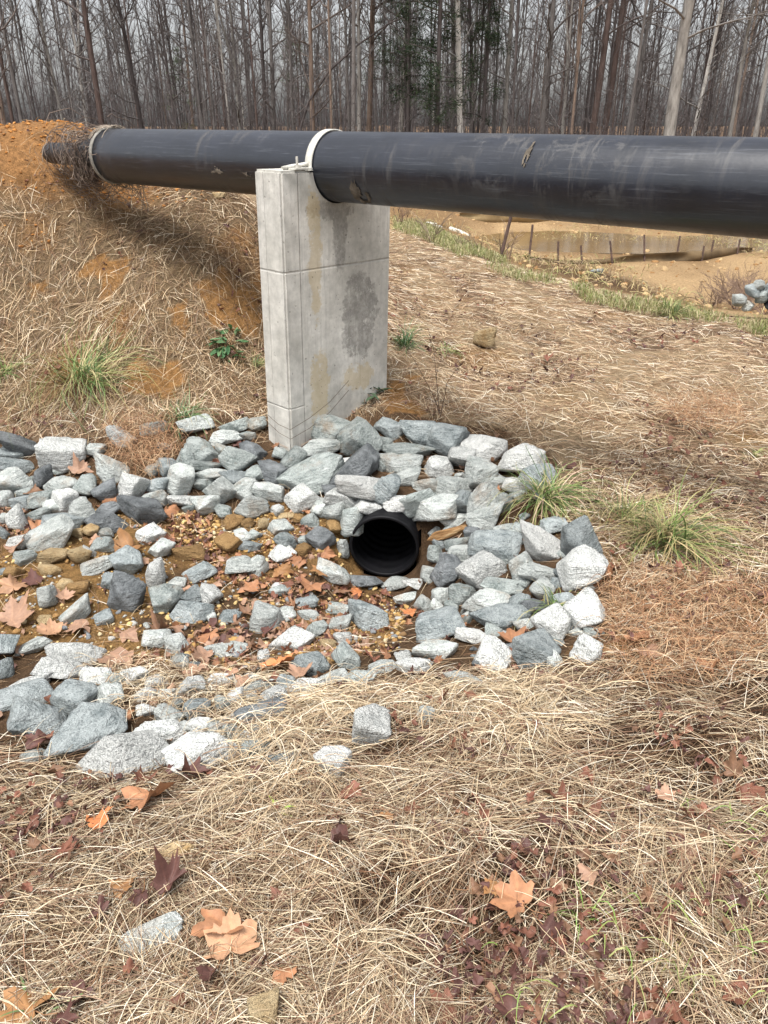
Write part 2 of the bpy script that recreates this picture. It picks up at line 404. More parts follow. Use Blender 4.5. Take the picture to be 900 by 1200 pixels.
# muddy pool in the basin
t = NT('muddy_water'); v = t.obj(False); t.bump(t.noise(v, 3, 3, .5), .15, .02)
MUD = t.fin(t.ramp(t.noise(v, .6, 3, .5), [(.3, c3(.17,.11,.05)), (.7, c3(.24,.16,.075))]), .12, .5)
pc = pt(672, 284, 22); th = np.linspace(0, 2*math.pi, 49)[:-1]
pv = np.array([[pc[0]+7.5*math.cos(a)*(1+.1*math.sin(3*a)), pc[1]+.3+2.6*math.sin(a)*(1+.15*math.sin(5*a)), CZ-2.855] for a in th] + [[pc[0], pc[1], CZ-2.855]])
tag(ob('muddy_pool', mesh_np('muddy_pool', pv, np.array([[k, (k+1) % 48, 48] for k in range(48)]), None, True, MUD)), kind='structure')

# ------------------------------------------------------------------ black main pipe
def pipe_metal():
    t = NT('black_plastic'); v = t.obj(False)
    mp = t.n('Mapping'); t.l(v, mp.inputs[0]); mp.inputs['Scale'].default_value = (1.2, 30, 30)
    sc = t.noise(mp.outputs[0], 3, 5, .7)
    mp2 = t.n('Mapping'); t.l(v, mp2.inputs[0]); mp2.inputs['Scale'].default_value = (14, 2.2, 2.2)
    ring = t.noise(mp2.outputs[0], 1.2, 5, .75, .4)
    n = t.noise(v, 3.2, 5, .65)
    base = t.mix(t.ramp(n, [(.4, c3(0,0,0)), (.7, c3(1,1,1))]), c3(.003,.005,.011), c3(.009,.012,.022))
    scm = t.ramp(sc, [(.56, c3(0,0,0)), (.68, c3(1,1,1))])
    base = t.mix(t.math('MULTIPLY', scm, .3), base, c3(.12,.13,.15))
    dm = t.math('MULTIPLY', t.ramp(ring, [(.52, c3(0,0,0)), (.66, c3(1,1,1))]), t.ramp(t.noise(v, 1.6, 3, .5), [(.45, c3(0,0,0)), (.62, c3(1,1,1))]))
    base = t.mix(t.math('MULTIPLY', dm, .2), base, c3(.17,.15,.12))
    lx = t.n('SeparateXYZ'); t.l(v, lx.inputs[0]); reg = t.ramp(t.math('ABSOLUTE', t.math('ADD', lx.outputs[0], 1.45)), [(.25, c3(1,1,1)), (.75, c3(0,0,0))])
    mk = t.math('MULTIPLY', reg, t.ramp(t.noise(v, 7, 7, .75, .6), [(.53, c3(0,0,0)), (.62, c3(1,1,1))]))
    base = t.mix(t.math('MULTIPLY', mk, .13), base, c3(.20,.18,.155)); dm = t.math('ADD', dm, mk, True)
    t.bump(t.math('ADD', n, t.math('MULTIPLY', sc, .15)), .12, .02)
    r = t.math('ADD', t.math('MULTIPLY', dm, .3), t.math('ADD', t.math('MULTIPLY', n, .15), .26))
    return t.fin(base, r, .9)
PLASTIC = pipe_metal()
t = NT('dark_plastic'); DKP = t.fin(t.ramp(t.noise(t.obj(False), 8, 4, .6), [(.3, c3(.010,.010,.012)), (.7, c3(.03,.03,.033))]), .5, .4)
t = NT('mud_smear'); vm = t.obj(False); t.bump(t.noise(vm, 40, 4, .6), .5, .01); MUDS = t.fin(t.ramp(t.noise(vm, 18, 4, .6), [(.3, c3(.07,.058,.045)), (.7, c3(.20,.17,.135))]), .9, .2)
PAZ = 49.4
PD = Vector((-math.sin(R(PAZ)), math.cos(R(PAZ)), .004)).normalized()     # runs away to the left
PC = Vector((-.262, 4.906, CZ-.216)); PR = .188
def pframe():   # local x along the pipe (away-left), z up
    z = Vector((0,0,1)); y = z.cross(PD).normalized(); z2 = PD.cross(y)
    return Matrix(((PD.x, y.x, z2.x, PC.x), (PD.y, y.y, z2.y, PC.y), (PD.z, y.z, z2.z, PC.z), (0,0,0,1)))
PF = pframe()
pl = empty('pipeline', (0,0,0)); pl.matrix_world = PF
tag(pl, 'long straight black plastic pipe carried over the concrete pier into the clay bank', 'pipe')
def lathe(prof, k=64, closed=False):
    """profile [(x, r)] turned about the local x axis"""
    n = len(prof); th = np.arange(k)*2*math.pi/k
    V = np.array([[x, r*math.cos(a), r*math.sin(a)] for x, r in prof for a in th])
    i = np.arange(n-1)[:,None]*k; j = np.arange(k)[None]; j2 = (j+1) % k
    return V, np.stack([i+j, i+k+j, i+k+j2, i+j2], -1).reshape(-1, 4)
L1 = 2.37
xs = list(np.linspace(-7.0, L1, 60))
V, F = lathe([(x, PR) for x in xs] + [(L1+.004, PR-.004), (L1+.004, PR-.02), (L1-.3, PR-.02)], 96)
V[:,2] -= .010*np.clip(-(V[:,0]+.5)/6, 0, 1)
ob('pipe_body', mesh_np('pipe_body', V, F, None, True, PLASTIC), pl)
V, F = lathe([(L1-.02, PR+.001), (L1-.02, PR+.009), (L1+.012, PR+.009), (L1+.012, PR-.012)], 96)
t = NT('zinc_band'); ZB = t.fin(t.ramp(t.noise(t.obj(False), 20, 4, .6), [(.3, c3(.16,.15,.13)), (.7, c3(.34,.32,.28))]), .55, .5)
ob('end_band', mesh_np('end_band', V, F, None, False, ZB), pl)
V, F = lathe([(L1-.25, .135), (L1+.10, .135), (L1+.22, .128), (L1+.45, .095), (L1+.5, .082), (L1+.93, .08), (L1+.96, .07), (L1+.97, .001)], 48)
red = ob('reducer', mesh_np('reducer', V, F, None, True, DKP), pl)
V, F = lathe([(L1+.10, .136), (L1+.10, .145), (L1+.145, .145), (L1+.145, .134)], 48)
ob('collar', mesh_np('collar', V, F, None, False, DKP), red)
# dried mud thrown on the pipe and a mud-smeared joint above the pier
def smear(x0, a0, sx, sa, seed, nx=14, na=14):
    r_ = np.random.default_rng(seed); V = []; F = []; 
    us = np.linspace(-1, 1, nx); vs = np.linspace(-1, 1, na); idx = -np.ones((nx, na), int)
    ph = r_.random(2)*50
    M = fbm(us[:,None]*2.6+ph[0], vs[None]*2.6+ph[1], seed) - .30*(us[:,None]**2+vs[None]**2)
    for i_, u in enumerate(us):
        for j_, v_ in enumerate(vs):
            m_ = M[i_, j_]
            idx[i_, j_] = len(V); rr = PR + .0005 + max(0, min(.004, (m_-.2)*.02)); a_ = a0 + v_*sa
            V.append((x0+u*sx, rr*math.cos(a_), rr*math.sin(a_)))
    for i_ in range(nx-1):
        for j_ in range(na-1):
            if M[i_:i_+2, j_:j_+2].min() > .33: F.append((idx[i_,j_], idx[i_+1,j_], idx[i_+1,j_+1], idx[i_,j_+1]))
    return np.array(V), np.array(F).reshape(-1, 4)
for (x0, a0, sx, sa, sd) in [(-.30,-.75,.07,.5,1),(-1.35,.6,.022,.4,2),(.9,-.25,.07,.16,6),(.62,-.3,.05,.12,7),(-2.9,.2,.1,.3,9)]:
    V, F = smear(x0, a0, sx, sa, sd, 26, 26)
    if len(F): ob('mud_patch', mesh_np('mud_patch', V, F, None, True, MUDS), pl)

# steel strap over the pipe
st = empty('pipe_strap', (0,0,0)); st.matrix_world = PF
tag(st, 'off-white flat steel strap bent over the black pipe on top of the pier', 'pipe strap')
t = NT('galvanised_strap'); v = t.obj(False); STRAP = t.fin(t.ramp(t.noise(v, 14, 5, .7), [(.3, c3(.42,.40,.34)), (.62, c3(.66,.65,.60))]), .5, .5)
wd = .026; XS = .055
prof = []
for k in range(37):
    a_ = -.06 + (math.pi+.12)*k/36
    prof.append((-(PR+.004)*math.cos(a_), (PR+.004)*math.sin(a_), -(PR+.011)*math.cos(a_), (PR+.011)*math.sin(a_)))
V = []; F = []
for k, (y1, z1, y2, z2) in enumerate(prof):
    V += [(XS-wd, y1, z1), (XS+wd, y1, z1), (XS+wd, y2, z2), (XS-wd, y2, z2)]
    if k:
        b0, b1 = 4*(k-1), 4*k
        for m_ in range(4): F.append((b0+m_, b0+(m_+1) % 4, b1+(m_+1) % 4, b1+m_))
ob('strap_band', mesh_np('strap_band', np.array(V), np.array(F), None, False, STRAP), st)
ZT = -.012     # pier top in pipe frame
def box_me(name, x0, x1, y0, y1, z0, z1, mat, bev=.002):
    bm_ = bmesh.new(); bmesh.ops.create_cube(bm_, size=1)
    for v_ in bm_.verts: v_.co = Vector(((x0+x1)/2+v_.co.x*(x1-x0), (y0+y1)/2+v_.co.y*(y1-y0), (z0+z1)/2+v_.co.z*(z1-z0)))
    if bev: bmesh.ops.bevel(bm_, geom=bm_.edges[:], offset=bev, segments=2, affect='EDGES')
    me = bpy.data.meshes.new(name); bm_.to_mesh(me); bm_.free(); me.materials.append(mat); return me
for sgn in (-1, 1):
    y0, y1 = sorted((sgn*(PR+.002), sgn*(PR+.135)))
    f_ = ob('strap_foot', box_me('strap_foot', XS-.03, XS+.03, y0, y1, ZT+.006, ZT+.016, STRAP), st)
    T = Tubes(); T.add([(XS, sgn*(PR+.095), ZT-.02), (XS, sgn*(PR+.095), ZT+.075)], .007, 8); ob('anchor_rod', T.mesh('anchor_rod', ZB), f_)
    T = Tubes(); T.add([(XS, sgn*(PR+.095), ZT+.016), (XS, sgn*(PR+.095), ZT+.030)], .0155, 6); ob('nut', T.mesh('nut', ZB, smooth=False), f_)
# bent second bar lying on the near foot
T = Tubes(); T.add([(XS+.05, (PR+.165), ZT+.014), (XS+.045, (PR+.10), ZT+.022), (XS+.02, (PR+.03), ZT+.03), (XS+.0, (PR+.008), ZT+.036)], .011, 8); ob('bent_bar', T.mesh('bent_bar', STRAP), st)
# mortar crumbs/shims under the strap foot
for k in range(5):
    f_ = ob('shim', box_me('shim', XS-.05+.02*k, XS-.028+.02*k, (PR+.02+.022*k), (PR+.04+.022*k), ZT+.001, ZT+.006+.001*k, STRAP, 0), st)

# ------------------------------------------------------------------ concrete pier (footprint a little skewed to the pipe)
def concrete():
    t = NT('concrete'); v = t.obj(False)
    sx = t.n('SeparateXYZ'); t.l(v, sx.inputs[0]); X, Y, Z = sx.outputs
    n0 = t.noise(v, 2.5, 5, .6); n1_ = t.noise(v, 9, 5, .7); n2_ = t.noise(v, 70, 3, .6)
    c = t.ramp(n0, [(.3, c3(.45,.435,.39)), (.7, c3(.70,.68,.63))])
    c = t.mix(1.0, c, t.ramp(n1_, [(.3, c3(.68,.68,.68)), (.7, c3(1.15,1.15,1.15))]), 'MULTIPLY')
    def blob(y0, z0, ry, rz, soft=.35, wob=1.3):
        a_ = t.math('DIVIDE', t.math('SUBTRACT', Y, y0), ry); b_ = t.math('DIVIDE', t.math('SUBTRACT', Z, z0), rz)
        d = t.math('ADD', t.math('MULTIPLY', a_, a_), t.math('MULTIPLY', b_, b_))
        d = t.math('ADD', d, t.math('MULTIPLY', t.math('SUBTRACT', t.noise(v, 7, 7, .78), .5), wob*5))
        return t.ramp(d, [(1-soft, c3(1,1,1)), (1+soft, c3(0,0,0))])
    wet = t.math('MULTIPLY', t.math('ADD', t.math('ADD', blob(.45, -.30, .06, .32, .3, .6), blob(.62, -.88, .17, .28, .3)), blob(.40,-.22,.2,.06,.4)), 1, True)
    c = t.mix(t.math('MULTIPLY', t.math('MULTIPLY', wet, t.ramp(t.noise(v, 16, 6, .8), [(.35, c3(.3,.3,.3)), (.6, c3(1,1,1))])), .72), c, c3(.17,.16,.145))
    mpz = t.n('Mapping'); t.l(v, mpz.inputs[0]); mpz.inputs['Scale'].default_value = (26, 26, 1.6)
    drip = t.math('MULTIPLY', t.ramp(t.noise(mpz.outputs[0], 1, 5, .7), [(.50, c3(0,0,0)), (.66, c3(1,1,1))]), t.ramp(n0, [(.35, c3(0,0,0)), (.6, c3(1,1,1))]))
    c = t.mix(t.math('MULTIPLY', drip, .35), c, c3(.22,.21,.19))
    yel = t.math('MULTIPLY', t.math('ADD', t.math('ADD', blob(.24,-.45,.06,.35), blob(.26,-1.35,.10,.3)), blob(.62,-1.28,.16,.10)), 1, True)
    c = t.mix(t.math('MULTIPLY', yel, .5), c, c3(.47,.36,.18))
    low = t.ramp(t.math('ADD', Z, t.math('MULTIPLY', n0, .25)), [(0, c3(1,1,1)), (1, c3(0,0,0))])
    # form-board seams as shallow dark ridges
    def line(ax_, p, wdt):
        return t.ramp(t.math('ABSOLUTE', t.math('SUBTRACT', t.math('ADD', ax_, t.math('MULTIPLY', t.math('SUBTRACT', n1_, .5), .006)), p)), [(wdt*.4, c3(1,1,1)), (wdt, c3(0,0,0))])
    seams = [line(Z, -.545, .008), t.math('MULTIPLY', line(Z, -1.375, .006), t.math('LESS_THAN', Y, .125)), line(Y, .125, .006), line(X, .155, .004)]
    s_ = seams[0]
    for k in seams[1:]: s_ = t.math('ADD', s_, k, True)
    c = t.mix(t.math('MULTIPLY', s_, t.math('MULTIPLY', t.noise(v, 13, 4, .7), .42)), c, c3(.13,.12,.11))
    pit = t.ramp(t.noise(v, 45, 2, .5), [(.27, c3(1,1,1)), (.32, c3(0,0,0))])
    c = t.mix(t.math('MULTIPLY', pit, .6), c, c3(.13,.12,.11))
    hgt = t.math('SUBTRACT', t.math('ADD', t.math('MULTIPLY', n2_, .15), t.math('MULTIPLY', n1_, .3)), t.math('ADD', t.math('MULTIPLY', s_, .8), t.math('MULTIPLY', pit, .8)))
    t.bump(hgt, .5, .012)
    return t.fin(c, .88, .25)
CONC = concrete()
# local frame: origin near top corner, x = end-face direction (away-left), y = wide-face direction (away-right), z up
QC = Vector((-.568, 4.60, CZ-.222)); EA = Vector((-math.sin(R(49)), math.cos(R(49)), 0)); FA = Vector((math.sin(R(45.5)), math.cos(R(45.5)), 0))
PT, PW, PH = .236, .905, 2.1
pq = empty('_tmp', (0,0,0)); bpy.data.objects.remove(pq)
def pier_mesh():
    # outline of the wide face with a round saddle for the pipe, extruded by PT
    c0 = PC - QC; s0 = c0.dot(FA) - .0; z0 = c0.z
    rs = PR + .004
    pts = [(0, -PH), (0, 0)]
    a1 = math.asin(max(-1, min(1, (0-z0)/rs)))
    n = 40
    for k in range(n+1):
        a_ = math.pi - a1 + (math.pi + 2*a1)*k/n
        pts.append((s0 + rs*1.01*math.cos(a_), min(0, z0 + rs*math.sin(a_))))
    pts += [(PW, 0), (PW, -PH)]
    bm_ = bmesh.new()
    f = [bm_.verts.new((0, y, z)) for y, z in pts]; 
    # the pipe is oblique to the pier by a few degrees: slide the rear outline along it
    sh = 0.0
    b_ = [bm_.verts.new((PT, y+sh, z)) for y, z in pts]
    m_ = len(pts)
    bm_.faces.new(f[::-1]); bm_.faces.new(b_)
    for k in range(m_): bm_.faces.new((f[k], f[(k+1) % m_], b_[(k+1) % m_], b_[k]))
    bmesh.ops.recalc_face_normals(bm_, faces=bm_.faces[:])
    ed = [e_ for e_ in bm_.edges if (abs(e_.verts[0].co.y-e_.verts[1].co.y) < 1e-5 and abs(e_.verts[0].co.x-e_.verts[1].co.x) < 1e-5) or (abs(e_.verts[0].co.z) < 1e-5 and abs(e_.verts[1].co.z) < 1e-5)]
    bmesh.ops.bevel(bm_, geom=ed, offset=.013, segments=2, affect='EDGES')
    bmesh.ops.triangulate(bm_, faces=[f_ for f_ in bm_.faces if len(f_.verts) > 8])
    me = bpy.data.meshes.new('concrete_pier'); bm_.to_mesh(me); bm_.free(); me.materials.append(CONC); return me
pier = ob('concrete_pier', pier_mesh())
LEAN = Matrix.Rotation(R(1.0), 4, 'Y')   # the pier stands a touch out of plumb
pier.matrix_world = Matrix.Translation(QC) @ LEAN @ Matrix(((EA.x, FA.x, 0, 0), (EA.y, FA.y, 0, 0), (0, 0, 1, 0), (0,0,0,1)))
tag(pier, 'pale stained concrete wall pier with form seams holding up the black pipe', 'pier')

# ------------------------------------------------------------------ culvert
cu = empty('culvert_pipe', CUL); tag(cu, 'black corrugated culvert pipe opening among the grey stones', 'culvert')
z = Vector((0,0,1)); y_ = z.cross(CUL_AX).normalized(); z2 = CUL_AX.cross(y_)
cu.matrix_world = Matrix(((CUL_AX.x, y_.x, z2.x, CUL.x), (CUL_AX.y, y_.y, z2.y, CUL.y), (CUL_AX.z, y_.z, z2.z, CUL.z), (0,0,0,1)))
prof = []
for k in range(90):
    x = .0 + k*.0155; prof.append((x, CUL_R + .0025*math.sin(x*2*math.pi/.075)))
V1, F1 = lathe(prof, 56)
prof2 = [(x, r - .014) for x, r in prof[::-1]]
V2, F2 = lathe([prof[0]] + prof2[::-1], 56)
t = NT('culvert_plastic'); CULM = t.fin(t.ramp(t.noise(t.obj(False), 9, 4, .7), [(.35, c3(.002,.002,.003)), (.75, c3(.007,.007,.009))]), .6, .25)
V = np.concatenate([V1, V2]); F = np.concatenate([F1, F2[:, ::-1]+len(V1)])
ob('pipe_wall', mesh_np('pipe_wall', V, F, None, True, CULM), cu)
V, F = lathe([(-.002, CUL_R-.014), (-.004, CUL_R-.006), (-.002, CUL_R+.002), (.01, CUL_R+.003)], 56)
ob('rim', mesh_np('rim', V, F, None, True, CULM), cu)
V, F = lathe([(1.30, .001), (1.30, CUL_R+.01)], 56); ob('closed_end', mesh_np('closed_end', V, F, None, False, CULM), cu)

# ------------------------------------------------------------------ rocks
ROCKS = """24,523,56,19,32,d;9,532,28,20,0,b;21,547,34,17,15,b;3,548,14,10,0,w;12,563,38,30,0,w;4,585,18,21,0,w;51,560,18,31,0,d;74,531,46,36,0,s;69,552,15,11,0,g;76,569,35,21,19,w
50,584,28,22,-15,g;29,590,27,20,0,b;27,578,16,12,0,g;20,610,21,36,-22,s;4,609,14,15,0,w;4,624,13,20,0,b;45,604,26,17,-12,g;61,595,17,20,0,w;76,589,28,30,0,s;99,570,22,27,25,g
95,597,26,32,0,w;121,574,25,25,0,d;130,552,46,27,42,w;156,570,32,35,0,s;112,526,22,16,0,w;143,511,28,28,0,s;181,502,28,17,0,g;197,548,24,24,0,b;186,568,26,20,0,b;211,563,27,39,8,w
213,587,30,15,8,s;181,583,28,22,0,w;166,597,48,32,15,d;125,597,30,17,-10,d;129,610,52,22,10,d;72,613,47,20,6,b;60,629,52,31,-22,w;25,634,32,17,0,s;91,624,14,13,0,y;106,621,19,17,0,y
123,625,17,14,0,w;120,638,28,19,0,g;175,626,35,21,0,s;190,644,30,25,0,w;217,540,22,30,0,g
33,652,27,20,0,g;61,652,36,20,0,y;94,650,26,24,0,y;107,648,26,9,48,s;112,664,42,20,-15,w;148,658,33,34,0,b;130,681,22,20,0,b;149,698,42,54,0,d;183,672,22,46,12,s;196,703,36,38,0,g
56,700,20,35,5,w;52,727,15,15,0,y;59,668,22,15,0,y;74,684,20,14,0,y;92,689,26,16,-12,t;18,670,24,17,0,t;88,718,40,26,-32,w;122,725,20,17,0,b;184,749,32,26,0,w;207,756,26,26,0,w
9,758,32,38,-32,b;39,757,40,20,-16,w;5,786,20,26,0,b;88,768,58,31,22,s;68,785,54,28,18,s;32,803,50,19,-4,s;20,818,66,24,2,b;93,822,52,42,15,b;156,792,30,25,0,s;183,800,26,16,0,s
200,812,32,19,0,w;170,815,24,16,0,s;133,798,30,19,0,g;212,772,22,13,0,d;207,683,22,15,0,w;222,699,28,26,0,b;226,718,46,32,20,b;245,699,29,28,32,s;234,673,36,21,-22,b;280,663,34,29,10,w
302,665,24,30,-18,w;285,628,22,20,0,w;298,627,14,14,0,g;335,636,34,23,28,b;376,630,34,27,0,d;331,650,32,22,0,s;329,619,30,18,0,w;268,637,32,26,0,t;221,648,38,20,0,t;293,640,28,13,12,b
327,693,24,15,0,g;328,686,24,9,0,s;360,707,26,17,0,b;311,724,38,36,0,w;337,720,20,22,0,w;271,725,26,18,0,b;362,721,28,15,10,w;370,738,27,21,0,g;342,751,52,30,0,s;264,760,48,14,8,w
391,670,42,28,20,w;430,682,42,20,4,d;392,714,40,11,2,g;400,731,30,18,-10,w;402,748,22,17,0,s;384,755,20,13,0,y;407,772,34,32,38,g;364,779,46,30,0,b;309,770,14,22,0,s;392,797,38,19,-8,w
358,806,46,20,-14,s;298,807,28,14,0,w;256,800,34,17,0,s;210,776,22,15,0,g;228,780,16,12,0,b;248,725,11,15,0,w;306,838,58,30,-4,d
230,497,38,24,0,w;275,499,32,17,-8,g;301,496,20,18,0,g;266,512,36,20,-6,w;290,511,18,11,0,g;236,526,34,28,0,g;280,540,40,28,20,g;264,530,24,16,30,g;298,531,32,21,25,d
241,545,38,13,2,g;250,556,48,14,4,w;274,561,30,22,0,b;320,555,28,28,0,d;300,556,20,19,-35,g;234,568,34,16,5,g;261,576,34,28,32,w;287,573,30,25,-32,w;318,577,40,22,20,w
241,590,30,26,0,w;296,592,36,26,0,w;261,600,20,20,0,g;354,582,38,30,-18,s;364,556,72,36,-14,g;374,526,52,24,-2,w;346,538,30,24,-42,g;393,503,50,34,0,g;403,543,20,12,-35,s
325,598,15,12,0,s;364,610,22,18,0,g;309,614,14,16,0,y;336,605,22,11,0,y;351,607,16,16,0,t;274,612,24,20,0,t;291,613,17,16,0,t;357,632,16,12,0,g;355,645,24,18,0,t;394,617,20,14,32,t;375,596,20,22,0,w
420,515,42,44,-40,g;457,503,32,20,15,b;491,504,38,28,0,b;526,515,44,38,0,b;475,527,62,17,3,g;447,518,24,16,0,g;413,551,58,36,-36,d;468,545,48,25,-6,w;514,548,32,26,0,s;474,561,36,20,-14,w
426,570,46,24,0,W;452,574,23,34,35,b;501,569,32,22,0,w;402,582,36,22,10,s;393,598,22,26,0,w;379,595,20,22,0,w;431,594,26,19,0,s;386,577,16,18,0,d;468,587,28,18,0,W;488,590,36,26,-20,g
413,610,26,34,-12,g;506,597,42,32,0,w;402,643,15,34,0,w;523,606,24,18,0,w
568,524,44,38,18,W;611,538,48,34,-12,W;541,541,27,31,0,s;562,555,36,44,-20,w;632,558,41,28,0,b;584,565,22,16,0,w;603,568,24,18,0,W;531,573,38,30,0,w;541,592,32,30,-30,b;568,588,36,44,-42,w
571,607,40,28,-18,w;532,609,32,15,0,w;591,590,18,24,0,g;553,624,16,16,0,d;538,638,32,18,-25,g;587,621,26,18,-24,w;605,620,22,17,0,g;580,638,52,36,5,b;649,616,27,18,0,b;632,641,56,34,30,W
677,636,38,56,-22,b;543,650,34,16,-4,w;565,668,50,40,0,s;609,664,30,33,-48,w;681,668,46,42,0,s;511,650,18,24,0,g;523,671,30,38,0,d;633,672,44,21,6,w
433,723,46,36,25,b;466,684,36,20,-22,w;490,685,34,14,-8,s;504,673,20,20,0,w;478,702,34,18,-4,w;496,711,19,28,0,w;517,699,20,18,0,w;529,711,15,15,0,g;541,697,26,28,0,g;572,706,48,27,8,w
592,689,50,20,4,g;608,706,26,22,-40,b;636,690,26,22,0,w;517,734,48,34,-20,b;585,724,58,30,4,b;628,712,32,18,0,d;645,731,40,36,25,s;686,716,40,42,0,s;687,763,34,40,0,s;552,747,32,18,14,W
579,768,44,38,0,s;625,762,52,42,10,b;650,774,22,22,0,w;510,762,52,25,-6,w;472,771,20,14,0,s;448,782,32,17,0,w;420,796,42,24,-25,g;485,780,42,22,0,s;545,796,48,20,0,w
150,884,94,52,2,s;236,884,78,48,0,s;190,858,62,27,12,s;100,859,84,44,-12,b;47,838,58,52,0,b;433,848,42,42,20,s;499,838,20,22,0,w;390,893,40,30,0,W;326,894,36,24,0,b;300,876,38,26,0,g
175,1097,68,28,-8,w;310,1182,32,38,10,y;205,1002,42,22,-10,y;40,886,28,14,0,g;568,395,21,23,0,y"""
def ico(n):
    bm_ = bmesh.new(); bmesh.ops.create_icosphere(bm_, subdivisions=n, radius=1)
    V = np.array([v_.co[:] for v_ in bm_.verts]); F = np.array([[v_.index for v_ in f.verts] for f in bm_.faces]); bm_.free()
    return V/np.linalg.norm(V, axis=1)[:,None], F
ICO = {k: ico(k) for k in (2, 3, 4, 5)}
def rock_mesh(dim, mat, seed, sub=4, boxy=.8, rounded=26):
    r_ = np.random.default_rng(seed)
    D, F = ICO[sub]; rounded *= 3.5
    N = []; O = []
    Q = Euler((r_.uniform(-.35,.35), r_.uniform(-.35,.35), r_.uniform(0,6.3))).to_matrix()
    for a_ in ((1,0,0),(-1,0,0),(0,1,0),(0,-1,0),(0,0,1),(0,0,-1)):
        v_ = np.array(a_) + r_.normal(0, .20, 3); N.append(np.array(Q)@(v_/np.linalg.norm(v_))); O.append(r_.uniform(.6,.92))
    for _ in range(r_.integers(4, 9)):
        v_ = r_.normal(size=3); N.append(v_/np.linalg.norm(v_)); O.append(r_.uniform(.58,.95))
    N = np.array(N); O = np.array(O)
    dn = np.maximum(D@N.T, 1e-3)
    r = (((dn/O)**rounded).sum(1))**(-1/rounded)
    V = D*r[:,None]
    # chipped faces and low lumps
    o_ = r_.random(3)*50
    nz = fbm(V[:,0]*2.3+o_[0]+V[:,2]*1.7, V[:,1]*2.3+o_[1]-V[:,2]*1.3, 3) - .5
    nz2 = fbm(V[:,0]*7+o_[2]+V[:,2]*5, V[:,1]*7+o_[1]-V[:,2]*6, 5) - .5
    st_ = np.floor((nz+.5)*5)/5-.5
    V = V*(1 + .04*nz + .06*st_ + .022*nz2)[:,None]
    lo_, hi_ = V.min(0), V.max(0)
    V = (V-(lo_+hi_)/2)/(hi_-lo_)*np.array(dim)
    me = mesh_np('rock', V, F, None, False, mat)
    return me
LM = [ # landmarks: name, px, py
 ('the black culvert opening', 449, 640), ('the foot of the concrete pier', 334, 535), ('the brown driftwood chunk', 522, 624), ('the green tuft on the stones', 640, 585),
 ('the big white speckled boulder', 150, 884), ('the tall dark pyramid-shaped rock', 149, 698), ('the heap of yellow gravel', 255, 622), ('the white rock over the culvert', 426, 570),
 ('the rusty dead grass among the stones', 165, 530), ('the bright orange leaf in the ditch', 325, 775), ('the long white slab near the green tuft', 632, 641), ('the flat grey slab beside the pier', 364, 556),
 ('the dark wide block in the straw', 306, 838), ('the lone speckled rock at the rusty grass', 687, 763), ('the broad blue-grey stone below the culvert', 433, 723), ('the square white rock at the ditch edge', 74, 531),
 ('the upright white splinter rock', 183, 672), ('the stone half buried in straw', 433, 848)]
OWN = {(149,698): 'tall dark pyramid-shaped rock standing in the leafy ditch', (150,884): 'big white speckled boulder lying on the straw edge', (236,884): 'rounded white boulder close beside the big speckled boulder',
 (426,570): 'brightest white rock just over the black culvert opening', (632,641): 'long white slab rock tilted below the green grass tuft', (364,556): 'broad flat grey slab leaning against the pier foot',
 (306,838): 'wide nearly black block under tangled yellow straw', (687,763): 'lone speckled rock at the edge of the rusty dead grass', (433,723): 'broad smooth blue-grey stone lying below the culvert opening',
 (74,531): 'square white rock with a flat top at the ditch edge', (183,672): 'upright white splinter rock beside the dark pyramid-shaped rock', (433,848): 'pale stone half buried in straw below the stone bed',
 (568,395): 'small ochre stone alone on the dry field', (175,1097): 'flat pale stone sunk in the foreground straw', (310,1182): 'yellow ochre stone in the straw at the lower border', (205,1002): 'yellowish flat stone between maroon leaves and straw',
 (402,643): 'narrow upright pale block touching the culvert rim', (430,682): 'smooth dark stone forming the lip under the culvert', (24,523): 'long dark bar-shaped rock lying at the top of the bank edge',
 (526,515): 'large round-shouldered blue-grey rock at the top of the pile', (568,524): 'large greenish white rock at the crest of the pile', (611,538): 'white wedge rock highest on the pile toward the dry field', (413,551): 'dark blue slanting slab between pier and culvert'}
TONE = {'W':'white','w':'pale grey','g':'mid grey','b':'blue-grey','d':'dark grey','s':'speckled whitish','y':'ochre yellow','t':'brown clay'}
ORD = ['nearest','second nearest','third nearest','fourth nearest','fifth nearest','sixth nearest','seventh nearest','eighth nearest','ninth nearest','tenth nearest'] + ['%dth nearest' % k for k in range(11, 60)]
def shape_word(w_, h_):
    a_ = w_/h_
    return 'flat' if a_ > 2 else 'long' if a_ > 1.45 else 'upright' if a_ < .8 else 'chunky'
_seen = {}
def landmark_label(kind, tone, x, y, skip=None):
    best = min((l for l in LM if l[0] != skip and abs(l[1]-x)+abs(l[2]-y) > 6), key=lambda l: math.hypot(l[1]-x, l[2]-y))
    dx, dy = x-best[1], y-best[2]
    if abs(dx) > abs(dy): d = 'right of' if dx > 0 else 'left of'
    else: d = 'below' if dy > 0 else 'above'
    key = (kind, tone, best[0], d); _seen.setdefault(key, []).append((math.hypot(dx, dy),))
    return key, math.hypot(dx, dy)
PEND = []      # (object, key, dist) resolved to unique ordinals at the end
def later(o, kind, tone, x, y):
    key, d = landmark_label(kind, tone, x, y); PEND.append((o, key, d))
rocks = []
for item in ROCKS.replace('\n', ';').split(';'):
    x, y, w_, h_, an, tn = item.split(','); rocks.append((float(x), float(y), float(w_), float(h_), float(an), tn))
fill_n = 0
